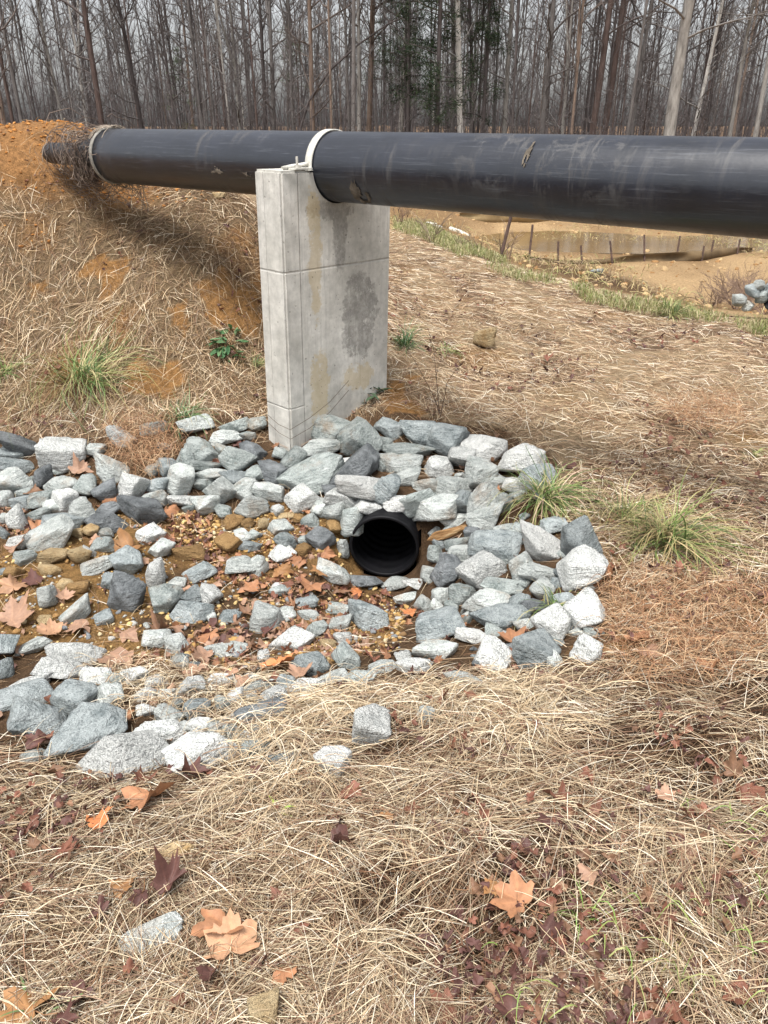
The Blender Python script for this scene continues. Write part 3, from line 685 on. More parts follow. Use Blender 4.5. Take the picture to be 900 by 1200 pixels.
def try_fill(poly, n, smin, smax, tones, seed):
    """smaller stones filling the gaps between the measured ones"""
    global fill_n
    r_ = np.random.default_rng(seed); out = []
    P = np.array(poly, float); k = 0; tries = 0
    while k < n and tries < 20000:
        tries += 1
        x = r_.uniform(P[:,0].min(), P[:,0].max()); y = r_.uniform(P[:,1].min(), P[:,1].max()); s_ = r_.uniform(smin, smax)
        if not inside(P, np.array([x]), np.array([y]))[0]: continue
        if math.hypot(x-449, (y-640)) < 52+s_/2: continue
        if any(abs(x-q[0]) < (q[2]+s_)*.33 and abs(y-q[1]) < (q[3]+s_)*.33 for q in rocks+out): continue
        out.append((x, y, s_, s_*r_.uniform(.6,.95), r_.uniform(-40,40), tones[r_.integers(len(tones))])); k += 1
    return out
extra = try_fill([(-60,520),(120,515),(330,500),(400,490),(600,510),(640,570),(690,640),(690,770),(560,780),(500,700),(500,600),(340,590),(100,610),(-60,600)], 30, 9, 20, 'gwbdg', 5)
extra += try_fill([(500,590),(560,600),(690,650),(700,770),(560,780),(500,700),(492,640)], 26, 12, 24, 'gbdwg', 15)
extra += try_fill([(95,778),(200,790),(335,795),(345,850),(280,865),(200,850),(120,815)], 24, 15, 36, 'wsgwb', 25)
extra += try_fill([(-60,640),(100,640),(400,660),(470,700),(470,770),(300,800),(100,800),(-60,760)], 6, 8, 15, 'ywtgb', 6)
ALLR = rocks + extra; OUTR = []
for k, (x, y, w_, h_, an, tn) in enumerate(ALLR):
    c_ = cast(x, y, .02); dist = (c_-Vector((0,0,CZ))).length; px = dist/FPX
    sc_ = 1.22 if (x > 490 and y < 760) else 1.17 if y < 600 else 1.06
    W_, H_ = w_*px*sc_, h_*px*sc_*1.02
    lift = H_*.24 if k < len(rocks) else H_*(.34 if y > 775 else .1)
    if k < len(rocks) and not inside(BED, np.array([c_.x]), np.array([c_.y]))[0]: lift = H_*(.1 if x in (306, 175, 205) else .38); OUTR.append((c_.x, c_.y, W_*(.4 if x in (306, 175, 205) else .62)))
    if math.hypot(x-449, y-625) < 68 and y < 640: W_ *= 1.2; H_ *= 1.25; lift += .03
    c_ = cast(x, y, lift)
    dimz = H_*.80; dimy = max(W_*.55, min(W_*1.1, H_*1.15))
    if x == 149 and y == 698: dimz = H_*.95; dimy = W_*.8
    me = rock_mesh((W_, dimy, dimz), ROCKM[tn], 1000+k+(7777 if x == 150 else 0), 5 if w_ > 70 else 4 if w_ > 26 else 3, rounded=16 if tn in 'sy' else 30)
    o = ob('rock', me, loc=c_)
    dep = math.atan2(CZ-c_.z, c_.y)
    o.rotation_mode = 'QUATERNION'
    va = Vector((c_.x, c_.y, 0)).normalized()
    q_ = Matrix.Rotation(R(an), 4, va) @ Matrix.Rotation(rng.uniform(-.25,.1), 4, 'X') @ Matrix.Rotation(-math.atan2(c_.x, c_.y)+rng.uniform(-.15,.15), 4, 'Z')
    o.rotation_quaternion = q_.to_quaternion()
    grp = 'grey broken stones lining the ditch' if tn not in 'yt' else 'yellow-brown clay stones in the ditch'
    own = OWN.get((x, y)) if k < len(rocks) else None
    tag(o, own, 'rock', grp)
    if not own: later(o, shape_word(w_, h_)+' rock', TONE[tn], x, y)
# clay lump rocks far right by the basin edge
for k, (x, y, w_, tn) in enumerate([(868,352,15,'w'),(882,341,16,'b'),(878,358,14,'w'),(893,347,16,'g'),(890,334,14,'w'),(905,340,18,'b')]):
    c_ = pt(x, y, 8.2); o = ob('rock', rock_mesh((w_*.0105, w_*.0105, w_*.009), ROCKM[tn], 4000+k, 3), loc=(c_[0], c_[1], H1(c_[0], c_[1])+.07+.05*(k % 3 == 1)))
    o.location.z = c_[2]
    tag(o, ['pale stone lowest in the small pile at the basin edge','blue-grey stone topping the small pile at the basin edge','whitish stone in front of the small pile by the basin','grey stone beside the black drain end at the basin','pale stone uppermost in the pile by the black drain','blue stone behind the black drain end at the basin'][k], 'rock', 'stones piled at the drain on the basin edge')
# driftwood chunk
t = NT('old_wood'); v = t.obj(False); mp = t.n('Mapping'); t.l(v, mp.inputs[0]); mp.inputs['Scale'].default_value = (6, 60, 60); f = t.noise(mp.outputs[0], 1.5, 5, .65)
t.bump(f, .9, .02); WOOD = t.fin(t.ramp(f, [(.3, c3(.12,.055,.02)), (.5, c3(.30,.17,.075)), (.72, c3(.50,.36,.20))]), .85, .2)
c_ = cast(524, 624, .05); me = rock_mesh((.245,.08,.075), WOOD, 77, 4, rounded=10); o = ob('driftwood', me, loc=c_); o.rotation_euler = (0, R(-16), .1)
tag(o, 'brown chunk of split driftwood lying on stones beside the culvert', 'driftwood')

# ------------------------------------------------------------------ gravel (uncountable)
def scatter_stones(name, P, size, cols, mat, seed):
    r_ = np.random.default_rng(seed); D, F = ICO[2]; sel = D
    bases = []
    for k in range(10):
        N = r_.normal(size=(9,3)); N /= np.linalg.norm(N, axis=1)[:,None]; O = r_.uniform(.6,1,9)
        dn = np.maximum(D@N.T, 1e-2); bases.append(D*np.minimum((O/dn).min(1), 1.4)[:,None])
    Vs = []; Fs = []; Cs = []; n = 0
    for p, s_, c_ in zip(P, size, cols):
        B = bases[r_.integers(10)]*np.array([1, r_.uniform(.6,1), r_.uniform(.45,.8)])*s_/2
        a_ = r_.uniform(0, 6.28); ca, sa = math.cos(a_), math.sin(a_)
        B = B@np.array([[ca,sa,0],[-sa,ca,0],[0,0,1]])
        Vs.append(B+p); Fs.append(F+n); Cs.append(np.broadcast_to(c_, B.shape)); n += len(B)
    return mesh_np(name, np.concatenate(Vs), np.concatenate(Fs), np.concatenate(Cs), False, mat)
GRAV = vcmat('gravel', .85, .3, .3, 60, .005)
r_ = np.random.default_rng(3)
def rand_in(poly, n, r_):
    out = []; lo_, hi_ = poly.min(0), poly.max(0)
    while len(out) < n:
        p = r_.uniform(lo_, hi_, (4*n, 2)); p = p[inside(poly, p[:,0], p[:,1])]; out += list(p)
    return np.array(out[:n])
Pg = rand_in(BED_IN, 2900, r_); heap = wpoly([(200,600),(330,590),(350,640),(300,650),(205,640)]); Ph = rand_in(heap, 500, r_)
Pe = rand_in(wpoly([(400,690),(480,695),(470,760),(380,770)]), 260, r_)
Pg = np.concatenate([Pg, Ph, Pe]); nG = len(Pg)
sz = np.clip(r_.lognormal(math.log(.014), .5, nG), .005, .038)
palette = np.array([[.40,.25,.09],[.28,.16,.06],[.50,.36,.16],[.20,.12,.055],[.35,.35,.33],[.55,.45,.28],[.18,.19,.2]])
pc_ = palette[r_.choice([0,1,2,3,0,5,2,4,6,1], nG)]; pc_[2900:3400] = palette[r_.choice([0,2,5,0,1], 500)]
tag(ob('gravel', scatter_stones('gravel', np.column_stack([Pg, H(Pg[:,0], Pg[:,1])+sz*.15]), sz, pc_, GRAV, 8)), kind='stuff', label='yellow-brown gravel and crumbs of clay on the ditch floor')
# clods on the bare clay of the berm
Pb = np.column_stack([r_.uniform(-5.5,-1.4, 1600), r_.uniform(6.2,8.3, 1600)]); kb = fbm(Pb[:,0]*1.3, Pb[:,1]*1.3, 50) + .25*(Pb[:,1] > 6.9) > .52; Pb = Pb[kb]
sz = np.clip(r_.lognormal(math.log(.022), .5, len(Pb)), .006, .04)
tag(ob('clay_clods', scatter_stones('clay_clods', np.column_stack([Pb, H(Pb[:,0], Pb[:,1])+sz*.1]), sz, np.array([[.40,.165,.035],[.27,.115,.03],[.48,.23,.07]])[r_.integers(0,3,len(Pb))], GRAV, 9)), kind='stuff', label='loose orange clods on the clay bank')
# clods/stones in the basin
Pb = np.column_stack([r_.uniform(1,16, 1500), r_.uniform(10,31, 1500)]); Pb = Pb[beyond_ridge(Pb[:,0], Pb[:,1]) > 1.0]; sz = np.clip(r_.lognormal(math.log(.06), .5, len(Pb)), .02, .2)
tag(ob('basin_clods', scatter_stones('basin_clods', np.column_stack([Pb, H(Pb[:,0], Pb[:,1])+sz*.05]), sz, np.array([[.48,.33,.17],[.27,.15,.06],[.36,.25,.13]])[r_.integers(0,3,len(Pb))], GRAV, 10)), kind='stuff', label='clods and stones scattered over the sandy basin')

# ------------------------------------------------------------------ blades
def ribbons(P, az, L, W, lift, arch, bend, cols, nseg=4, follow=True, roll=None, seed=0, tip=.25):
    """flat blades: start points P (n,2), heading az, length L, width W; height above the ground from lift (ends) and arch (middle)"""
    r_ = np.random.default_rng(seed); n = len(P)
    t = np.linspace(0, 1, nseg+1)[None]
    a = az[:,None] + bend[:,None]*(t-.5)
    dx = np.cumsum(np.cos(a), 1)/(nseg+1)*L[:,None]; dy = np.cumsum(np.sin(a), 1)/(nseg+1)*L[:,None]
    X = P[:,:1]+dx-dx[:, :1]; Y = P[:,1:]+dy-dy[:, :1]
    Z = H(X.ravel(), Y.ravel()).reshape(X.shape)
    Zl = Z.mean(1, keepdims=True)
    Zr = np.maximum(Z, Z*.5 + (Z[:, :1]*(1-t)+Z[:, -1:]*t)*.5)
    Zc = Zr + lift[:,None]*(1 + r_.uniform(-.9,.9,(n,1))*(t-.5)) + arch[:,None]*4*t*(1-t) + .002
    roll = r_.uniform(-1.2, 1.2, n) if roll is None else roll
    sx, sy = -np.sin(a), np.cos(a)
    wv = W[:,None]*(1-(1-tip)*t**2)/2
    OX = sx*wv*np.cos(roll)[:,None]; OY = sy*wv*np.cos(roll)[:,None]; OZ = wv*np.sin(roll)[:,None]
    V = np.stack([np.stack([X-OX, Y-OY, Zc-OZ], -1), np.stack([X+OX, Y+OY, Zc+OZ], -1)], 2)   # n, seg+1, 2, 3
    m = 2*(nseg+1)
    k = np.arange(nseg)*2
    base = np.stack([k, k+1, k+3, k+2], -1)
    F = (np.arange(n)[:,None,None]*m + base[None]).reshape(-1, 4)
    C = np.repeat(cols, m, axis=0)
    return V.reshape(-1, 3), F, C
STRAW = vcmat('dry_straw', .62, .3, trans=.12)
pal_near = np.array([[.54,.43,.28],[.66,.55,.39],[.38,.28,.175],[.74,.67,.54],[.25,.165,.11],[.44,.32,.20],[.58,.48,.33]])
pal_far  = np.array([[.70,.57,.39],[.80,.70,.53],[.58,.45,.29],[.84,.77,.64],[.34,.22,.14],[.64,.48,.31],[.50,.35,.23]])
pal_berm = np.array([[.60,.48,.32],[.74,.63,.47],[.40,.29,.18],[.20,.13,.085],[.50,.36,.21],[.66,.52,.34]])
pal_rust = np.array([[.30,.15,.075],[.42,.24,.13],[.22,.11,.06],[.55,.39,.24],[.46,.29,.16]])
def fan(n, D0, D1, az, seed):
    r_ = np.random.default_rng(seed)
    D = D0*np.exp(r_.random(n)*math.log(D1/D0)); a = r_.uniform(-R(az), R(az), n)
    return np.column_stack([D*np.tan(a), D])
def straw(name, label, n, D0, D1, az, seed, pal, keep, Lm, spread=1.0, wk=1.0, hk=1.0, flow_s=1.1, warm=None, chaos=.52):
    r_ = np.random.default_rng(seed+100)
    P = fan(n, D0, D1, az, seed); k = keep(P[:,0], P[:,1]) > r_.random(n); P = P[k]; n = len(P)
    if n == 0: return
    D = P[:,1]
    flow = (fbm(P[:,0]*flow_s, P[:,1]*flow_s, seed+7, 3)-.5)*7.0
    clump = (fbm(P[:,0]*8, P[:,1]*8, seed+8, 2)-.5)*8
    A = np.where(r_.random(n) < chaos, r_.uniform(0, 6.28, n), flow + clump + r_.normal(0, .6*spread, n))
    L = np.clip(r_.lognormal(math.log(Lm), .4, n), .03, .42)
    W = (.0014 + .00040*D)*r_.uniform(.6, 1.4, n)*wk
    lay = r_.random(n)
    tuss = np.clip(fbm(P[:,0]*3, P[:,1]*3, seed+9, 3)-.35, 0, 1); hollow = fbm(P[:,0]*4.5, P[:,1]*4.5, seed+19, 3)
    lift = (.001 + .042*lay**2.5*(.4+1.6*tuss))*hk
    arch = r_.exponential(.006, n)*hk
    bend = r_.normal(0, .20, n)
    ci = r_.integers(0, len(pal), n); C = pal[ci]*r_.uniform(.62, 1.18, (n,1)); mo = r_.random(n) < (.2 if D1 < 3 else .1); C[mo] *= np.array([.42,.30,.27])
    dk = lay < .52; C[dk] *= np.array([.32,.24,.19]) if D1 < 3 else np.array([.60,.50,.42])     # shade in the gaps of the mat, put into the bottom layer's colour
    C *= 1
    if warm is not None: C = warm(P, C, r_)
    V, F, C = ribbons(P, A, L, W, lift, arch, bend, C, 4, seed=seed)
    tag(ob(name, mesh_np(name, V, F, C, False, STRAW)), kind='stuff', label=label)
RUSTP = [wpoly([(700,690),(760,670),(900,690),(900,760),(860,800),(740,810),(715,760)]), wpoly([(130,505),(205,500),(215,535),(190,565),(150,560),(125,535)]), wpoly([(770,480),(860,470),(880,510),(800,520)])]
def rustmask(x, y):
    m = np.zeros(np.shape(x), bool)
    for p in RUSTP: m |= inside(p, x, y)
    return m
_OLD = [wpoly([(150,432),(215,430),(222,462),(160,472)]), wpoly([(700,735),(745,728),(755,765),(705,775)]), wpoly([(455,440),(480,436),(478,475),(455,478)]), wpoly([(560,560+0),(561,560),(561,561)])]
def bare(x, y):
    m = np.zeros(np.shape(x), bool)
    x2 = x+(fbm(x*4, y*4, 201)-.5)*.5; y2 = y+(fbm(x*4, y*4, 202)-.5)*.5
    for p in CLAYP: m |= inside(p, x2, y2)
    return m
def k_near(x, y):
    b = inside(BED, x, y); patch = inside(SP, x, y)
    cz_ = np.hypot(x-CUL.x, y-CUL.y) > .42
    for ox, oy, orr in OUTR: cz_ = cz_*np.where(np.hypot(x-ox, y-oy) < orr, .12, 1)
    d = np.clip(1.25 - 1.6*np.clip(fbm(x*2.6, y*2.6, 71, 3)-.52, 0, 1)*3.0, .15, 1)
    return np.where(b, np.where(patch, .15, np.where(y > 3.9, .12, .03)), d)*(berm(x, y) < .5)*(beyond_ridge(x, y) < 0)*(~bare(x, y)+.12)*cz_
SP = wpoly([(90,775),(180,765),(330,775),(345,860),(300,890),(260,860),(200,835),(110,800)])
def warm_near(P, C, r_):
    m = rustmask(P[:,0], P[:,1]) & (r_.random(len(P)) < .3); C = C.copy(); n_ = m.sum()
    C[m] = pal_rust[r_.integers(0, len(pal_rust), n_)]*r_.uniform(.8, 1.2, (n_,1)); return C
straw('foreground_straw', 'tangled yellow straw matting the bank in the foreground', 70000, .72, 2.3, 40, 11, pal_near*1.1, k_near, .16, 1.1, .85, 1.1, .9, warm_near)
x_ = rng.uniform(-4.6, 4.6, 90000); y_ = rng.uniform(-.6, 5.2, 90000); ksd = (np.abs(x_) > .80*np.maximum(y_, 0)+.02) & (rng.random(90000) < .6*k_near(x_, y_)); x_, y_ = x_[ksd], y_[ksd]; n = len(x_)
V, F, C = ribbons(np.column_stack([x_, y_]), rng.uniform(0, 6.28, n), rng.uniform(.08,.26,n), rng.uniform(.003,.006,n), rng.uniform(0,.03,n), rng.exponential(.008,n), rng.normal(0,.3,n), pal_near[rng.integers(0,7,n)]*rng.uniform(.5,1.1,(n,1)), 3, seed=55)
tag(ob('side_straw', mesh_np('side_straw', V, F, C, False, STRAW)), kind='stuff', label='dry straw continuing on both sides of the bank')
def k_mid(x, y): return k_near(x, y)*.95
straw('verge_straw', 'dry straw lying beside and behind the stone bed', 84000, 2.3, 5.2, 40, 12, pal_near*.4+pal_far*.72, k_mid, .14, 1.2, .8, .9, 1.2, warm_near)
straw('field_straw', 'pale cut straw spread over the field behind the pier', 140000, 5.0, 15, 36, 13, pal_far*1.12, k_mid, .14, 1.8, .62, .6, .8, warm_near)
# the berm slope: straw with bare orange clay showing through
def k_berm(x, y):
    top_ = np.clip((y-6.7)/.3, 0, 1)*np.clip((-x-1.6)/.5, 0, 1)
    n_ = fbm(x*1.3, y*1.3, 50)
    return (berm(x, y) >= .5)*np.clip(1.15 - np.clip((n_-.50)*9, 0, .9) - .9*top_, .04, 1)*(~bare(x, y)+.14)
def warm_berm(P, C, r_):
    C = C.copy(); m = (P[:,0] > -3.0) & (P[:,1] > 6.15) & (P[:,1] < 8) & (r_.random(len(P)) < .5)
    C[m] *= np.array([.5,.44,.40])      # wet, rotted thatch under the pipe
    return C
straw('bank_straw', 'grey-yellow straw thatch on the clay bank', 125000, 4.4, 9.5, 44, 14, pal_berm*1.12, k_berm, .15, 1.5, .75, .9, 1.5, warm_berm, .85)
# fine rusty grass over stones and at the right
rp = np.concatenate([rand_in(RUSTP[0], 1500, rng), rand_in(RUSTP[1], 1100, rng), rand_in(RUSTP[2], 900, rng)]); n = len(rp)
V, F, C = ribbons(rp, rng.uniform(0, 6.28, n), rng.uniform(.06, .22, n), rng.uniform(.0012,.0026, n), rng.uniform(.0,.05, n)+np.where(rp[:,1] > 4, .05, 0), rng.exponential(.025, n), rng.normal(0, 1.1, n), pal_rust[rng.integers(0, 5, n)]*rng.uniform(.8,1.25,(n,1)), 5, seed=5)
tag(ob('rusty_grass', mesh_np('rusty_grass', V, F, C, False, STRAW)), kind='stuff', label='fine rust-brown dead grass')
# straw combed down over the lower edge of the stones
def tuftfall(cpts, n, seed, L=(.12,.32)):
    r_ = np.random.default_rng(seed); out = []
    P = []; A = []
    for (x, y) in cpts:
        c_ = cast(x, y); k = n//len(cpts)
        P.append(np.column_stack([r_.normal(c_.x, .08, k), r_.normal(c_.y, .05, k)])); A.append(r_.normal(-math.pi/2, 1.5, k))
    P = np.concatenate(P); A = np.concatenate(A); m = len(P)
    return ribbons(P, A, r_.uniform(*L, m), r_.uniform(.0018,.0034, m), r_.uniform(.0,.04, m), r_.exponential(.018, m), r_.normal(0,.9,m), pal_near[r_.integers(0,7,m)]*r_.uniform(.9,1.15,(m,1)), 6, seed=seed)
V, F, C = tuftfall([(340,835),(370,825),(400,830),(440,825),(480,820),(520,825),(560,815),(600,812),(640,815),(330,870),(300,850),(560,860),(350,905),(280,925),(620,850)], 3000, 21)
tag(ob('draping_straw', mesh_np('draping_straw', V, F, C, False, STRAW)), kind='stuff', label='long straw draped over the lower edge of the stones')
V, F, C = tuftfall([(150,800),(190,790),(230,800),(260,815),(180,825),(290,800),(130,790),(220,835)], 800, 22, (.08,.2))
tag(ob('straw_wisps', mesh_np('straw_wisps', V, F, C, False, STRAW)), kind='stuff', label='thin straw wisps over the stones at the ditch edge')

# ------------------------------------------------------------------ fallen leaves
LEAFM = vcmat('leaf', .6, .35, .25, 35, .002, trans=.08)
def leaf_outline(kind, r_):
    if kind == 'oak':
        a = np.linspace(0, 2*math.pi, 25)[:-1]; rad = .34+.66*np.abs(np.cos(a))**1.2 - .10*(np.arange(24) % 3 == 0)
        return a, rad
    pts = [(0,1.0),(8,.80),(15,.84),(22,.66),(29,.60),(36,.76),(43,.80),(52,1.0),(60,.78),(68,.72),(76,.60),(84,.56),(92,.68),(104,.78),(114,.56),(128,.46),(145,.40),(163,.30),(180,.10)]
    a = [p[0] for p in pts] + [360-p[0] for p in pts[-2:0:-1]]; rr = [p[1] for p in pts] + [p[1] for p in pts[-2:0:-1]]
    a = np.radians(a); rr = np.array(rr)*(1+r_.normal(0, .06, len(rr)))
    return a, rr
def leaf_geo(kind, r_, curl=.25, cup=.2, rings=4):
    a, rr = leaf_outline(kind, r_); m = len(a)
    V = [(0,0,0)]
    for k in range(1, rings+1):
        f = k/rings
        for t_, q_ in zip(a, rr): 
            q2 = q_ if k == rings else (q_*.75+.25*np.mean(rr))
            V.append((math.sin(t_)*q2*f, math.cos(t_)*q2*f, 0))
    V = np.array(V)
    ph = r_.uniform(0, 6.28, 3); d = np.hypot(V[:,0], V[:,1]); th = np.arctan2(V[:,0], V[:,1])
    z = cup*d**2 + curl*d**1.5*np.sin(th*2+ph[0])*.5 + curl*d**2*np.sin(th*5+ph[1])*.28
    z += curl*.15*(vnoise(V[:,0]*5+ph[0]*9, V[:,1]*5+ph[1]*9)-.5)
    z -= .05*np.exp(-(np.minimum.reduce([np.abs(np.angle(np.exp(1j*(th-b)))) for b in (0,.91,-.91,1.8,-1.8)])/.12)**2)*d   # creases on the main veins
    V[:,2] = z
    F = [[0, 1+j, 1+(j+1) % m] for j in range(m)]; Q = []
    for k in range(rings-1):
        b0, b1 = 1+k*m, 1+(k+1)*m
        Q += [[b0+j, b1+j, b1+(j+1) % m, b0+(j+1) % m] for j in range(m)]
    vein = np.minimum.reduce([np.abs(np.angle(np.exp(1j*(th-b)))) for b in (0,.91,-.91,1.8,-1.8)]) < .07
    return V, np.array(F), np.array(Q), vein
LCOL = {'o':(.32,.155,.08),'p':(.33,.20,.135),'t':(.40,.23,.135),'m':(.10,.046,.038),'r':(.185,.078,.05),'b':(.20,.11,.065),'k':(.30,.155,.065),'x':(.50,.19,.075)}
LNAME = {'o':'orange-tan','p':'pinkish tan','t':'light tan','m':'dark maroon','r':'rusty red','b':'dull brown','k':'golden brown','x':'bright orange'}
LEAVES = """175,932,58,o;110,962,34,x;72,998,26,r;196,1038,52,m;138,1040,30,k;115,1070,34,m;166,1048,28,m;262,1082,58,o;272,1110,60,t;330,1138,30,o;36,1182,56,k;95,1165,44,m;70,1195,30,m
170,912,30,r;222,905,40,m;300,905,28,m;415,925,40,r;395,960,34,m;395,985,36,m;450,955,22,k;205,1178,26,r;150,1135,22,r;345,1090,24,r;330,1050,28,r;300,1128,24,m;248,1140,26,m;60,905,26,b
555,1042,32,b;608,1056,52,o;535,1066,24,m;576,1036,22,k;655,934,38,r;690,950,36,r;648,960,32,m;478,948,22,r;800,996,38,p;760,1045,32,b;733,1084,30,r;780,1080,26,r;870,935,40,r;888,1148,46,m;870,1165,40,r
525,1180,40,r;600,1188,42,m;790,1182,34,r;640,1088,34,m;662,1105,30,m;700,1150,26,r;815,1130,26,m;693,1022,24,p;495,1100,24,m;780,935,24,p;860,905,30,b;690,905,24,r;560,815,26,r;510,822,30,r
15,642,32,p;45,620,26,o;37,575,22,b;135,584,30,o;92,552,26,p;200,597,24,o;152,641,48,k;110,632,20,p;16,688,32,t;17,706,22,p;14,726,44,p;40,680,38,m;62,741,32,t;97,733,36,p;130,766,52,p;146,741,34,p
186,738,28,b;120,789,24,p;248,743,40,o;325,776,42,x;298,691,32,o;365,686,32,o;353,656,20,o;382,648,22,o;375,668,24,k;250,685,22,p;326,670,32,k;338,682,30,r;420,695,18,x;228,792,32,p;240,770,34,p;262,792,40,p
352,790,30,p;318,797,30,r;688,645,36,x;713,666,28,o;483,717,24,x;544,722,26,o;540,734,22,o;600,750,34,o;748,746,32,o;758,764,34,p;828,780,28,o;842,741,16,r;680,567,26,m;722,665,22,r;143,844,40,o;46,870,34,m
253,858,32,r;286,800,24,p;300,705,24,p;268,560,16,r;222,536,16,r;384,506,14,r;258,540,16,r;280,520,16,m;700,586,26,m;672,545,22,m;715,610,22,r;20,760,24,p;75,700,24,p;165,655,22,p;198,640,20,r;470,705,20,r
310,740,22,m;395,690,26,b;408,684,22,o;290,718,22,b;440,772,22,r;460,760,20,m;365,770,18,p;212,690,24,p;150,770,30,p;205,735,22,p;55,865,20,r;815,400,14,r;640,420,14,r;535,430,12,m"""
petiole_c = np.array([.30,.16,.08])
lr = np.random.default_rng(91)
for item in LEAVES.replace('\n', ';').split(';'):
    x, y, s_, cc = item.split(','); x, y, s_ = float(x), float(y), float(s_)
    lift = lr.uniform(.022,.04) if y > 790 else .03
    c_ = cast(x, y, lift); px = (c_-Vector((0,0,CZ))).length/FPX
    R_ = s_*px*.62
    V, F3, Q, vein = leaf_geo('syc', lr, lr.uniform(.3,.9), lr.uniform(-.3,.45))
    dark = cc in 'mrb'
    if dark: V[:,0] *= lr.uniform(.55,.9); V[:,2] *= 1.6
    C = np.tile(np.array(LCOL[cc])*lr.uniform(.85,1.1), (len(V),1)); C[vein] *= np.array([1.18,1.15,1.1]); 
    V = V*R_
    T = Tubes(); T.add([(0,-R_*.05,0),(0,-R_*.5,-.004),(R_*.1,-R_*.95,.004)], [.0016,.0013,.0011], 4)
    TV = np.concatenate(T.V); TF = np.concatenate(T.F)+len(V)
    me = mesh_np('fallen_leaf', np.concatenate([V, TV]), [F3, Q, TF], np.concatenate([C, np.tile(petiole_c, (len(TV),1))]), True, LEAFM)
    o = ob('fallen_leaf', me, loc=c_)
    # lie roughly on the slope, tipped a little towards the light
    nrm = Vector((H1(c_.x-.06, c_.y)-H1(c_.x+.06, c_.y), H1(c_.x, c_.y-.06)-H1(c_.x, c_.y+.06), .12)).normalized()
    nrm = (nrm + Vector((lr.normal(0,.14), lr.normal(-.08,.14), 0))).normalized()
    q_ = nrm.to_track_quat('Z', 'Y').to_matrix().to_4x4() @ Matrix.Rotation(lr.uniform(0, 6.28), 4, 'Z')
    o.rotation_mode = 'QUATERNION'; o.rotation_quaternion = q_.to_quaternion()
    tag(o, None, 'leaf', 'large fallen sycamore leaves'); later(o, 'fallen leaf', LNAME[cc], x, y)
# leaf litter: small crumpled leaves nobody could count
def litter(name, label, P, size, pal, seed, lift=.02):
    r_ = np.random.default_rng(seed); geos = [leaf_geo(k_, r_, r_.uniform(.4,.9), r_.uniform(-.3,.5), 2) for k_ in ['syc']*5+['oak']*3]
    Vs, Fs, Qs, Cs, n = [], [], [], [], 0
    Zg = H(P[:,0], P[:,1])
    for (x, y), zg, s_ in zip(P, Zg, size):
        V, F3, Q, vein = geos[r_.integers(len(geos))]
        e_ = Euler((r_.normal(0,.45), r_.normal(0,.45), r_.uniform(0,6.28))).to_matrix()
        V = (V*np.array([r_.uniform(.5,1), 1, 1.2])*s_*.5)@np.array(e_).T + np.array([x, y, zg+r_.uniform(.003, lift)])
        Vs.append(V); Fs.append(F3+n); Qs.append(Q+n); n += len(V)
        Cs.append(np.tile(pal[r_.integers(len(pal))]*r_.uniform(.7,1.25), (len(V),1)))
    tag(ob(name, mesh_np(name, np.concatenate(Vs), [np.concatenate(Fs), np.concatenate(Qs)], np.concatenate(Cs), True, LEAFM)), kind='stuff', label=label)
pm = np.array([LCOL[k_] for k_ in 'mmrrbm']); pt_ = np.array([LCOL[k_] for k_ in 'pprmboop'])
r_ = np.random.default_rng(44)
P1 = fan(9000, .8, 2.4, 40, 301); k_ = (fbm(P1[:,0]*3.2, P1[:,1]*3.2, 88, 3) > .55) & ~inside(BED, P1[:,0], P1[:,1]); P1 = P1[k_]; P1 = P1[r_.random(len(P1)) < .36]
P2 = fan(12000, 2.4, 9, 36, 302); k_ = (fbm(P2[:,0]*2.1, P2[:,1]*2.1, 89, 3) > .55) & ~inside(BED, P2[:,0], P2[:,1]) & (beyond_ridge(P2[:,0], P2[:,1]) < 0); P2 = P2[k_]; P2 = P2[r_.random(len(P2)) < .42]
PP = np.concatenate([P1, P2]); print('litter', len(P1), len(P2))
litter('leaf_litter', 'small dark maroon leaf scraps in the straw', PP, np.where(PP[:,1] < 2.4, r_.uniform(.018,.05,len(PP)), r_.uniform(.025,.065,len(PP))), pm, 45, .046)
P3 = rand_in(BED_IN, 2300, r_); P3 = P3[fbm(P3[:,0]*2.5, P3[:,1]*2.5, 90, 3) > .47]
P4 = rand_in(BED, 420, r_); P3 = P3[np.hypot(P3[:,0]-CUL.x, P3[:,1]-CUL.y-.25) > .42]; P4 = P4[np.hypot(P4[:,0]-CUL.x, P4[:,1]-CUL.y-.25) > .42]
litter('ditch_leaves', 'brown and maroon leaf scraps between the stones', np.concatenate([P3, P4]), r_.uniform(.03,.085,len(P3)+len(P4)), pt_, 46, .02)

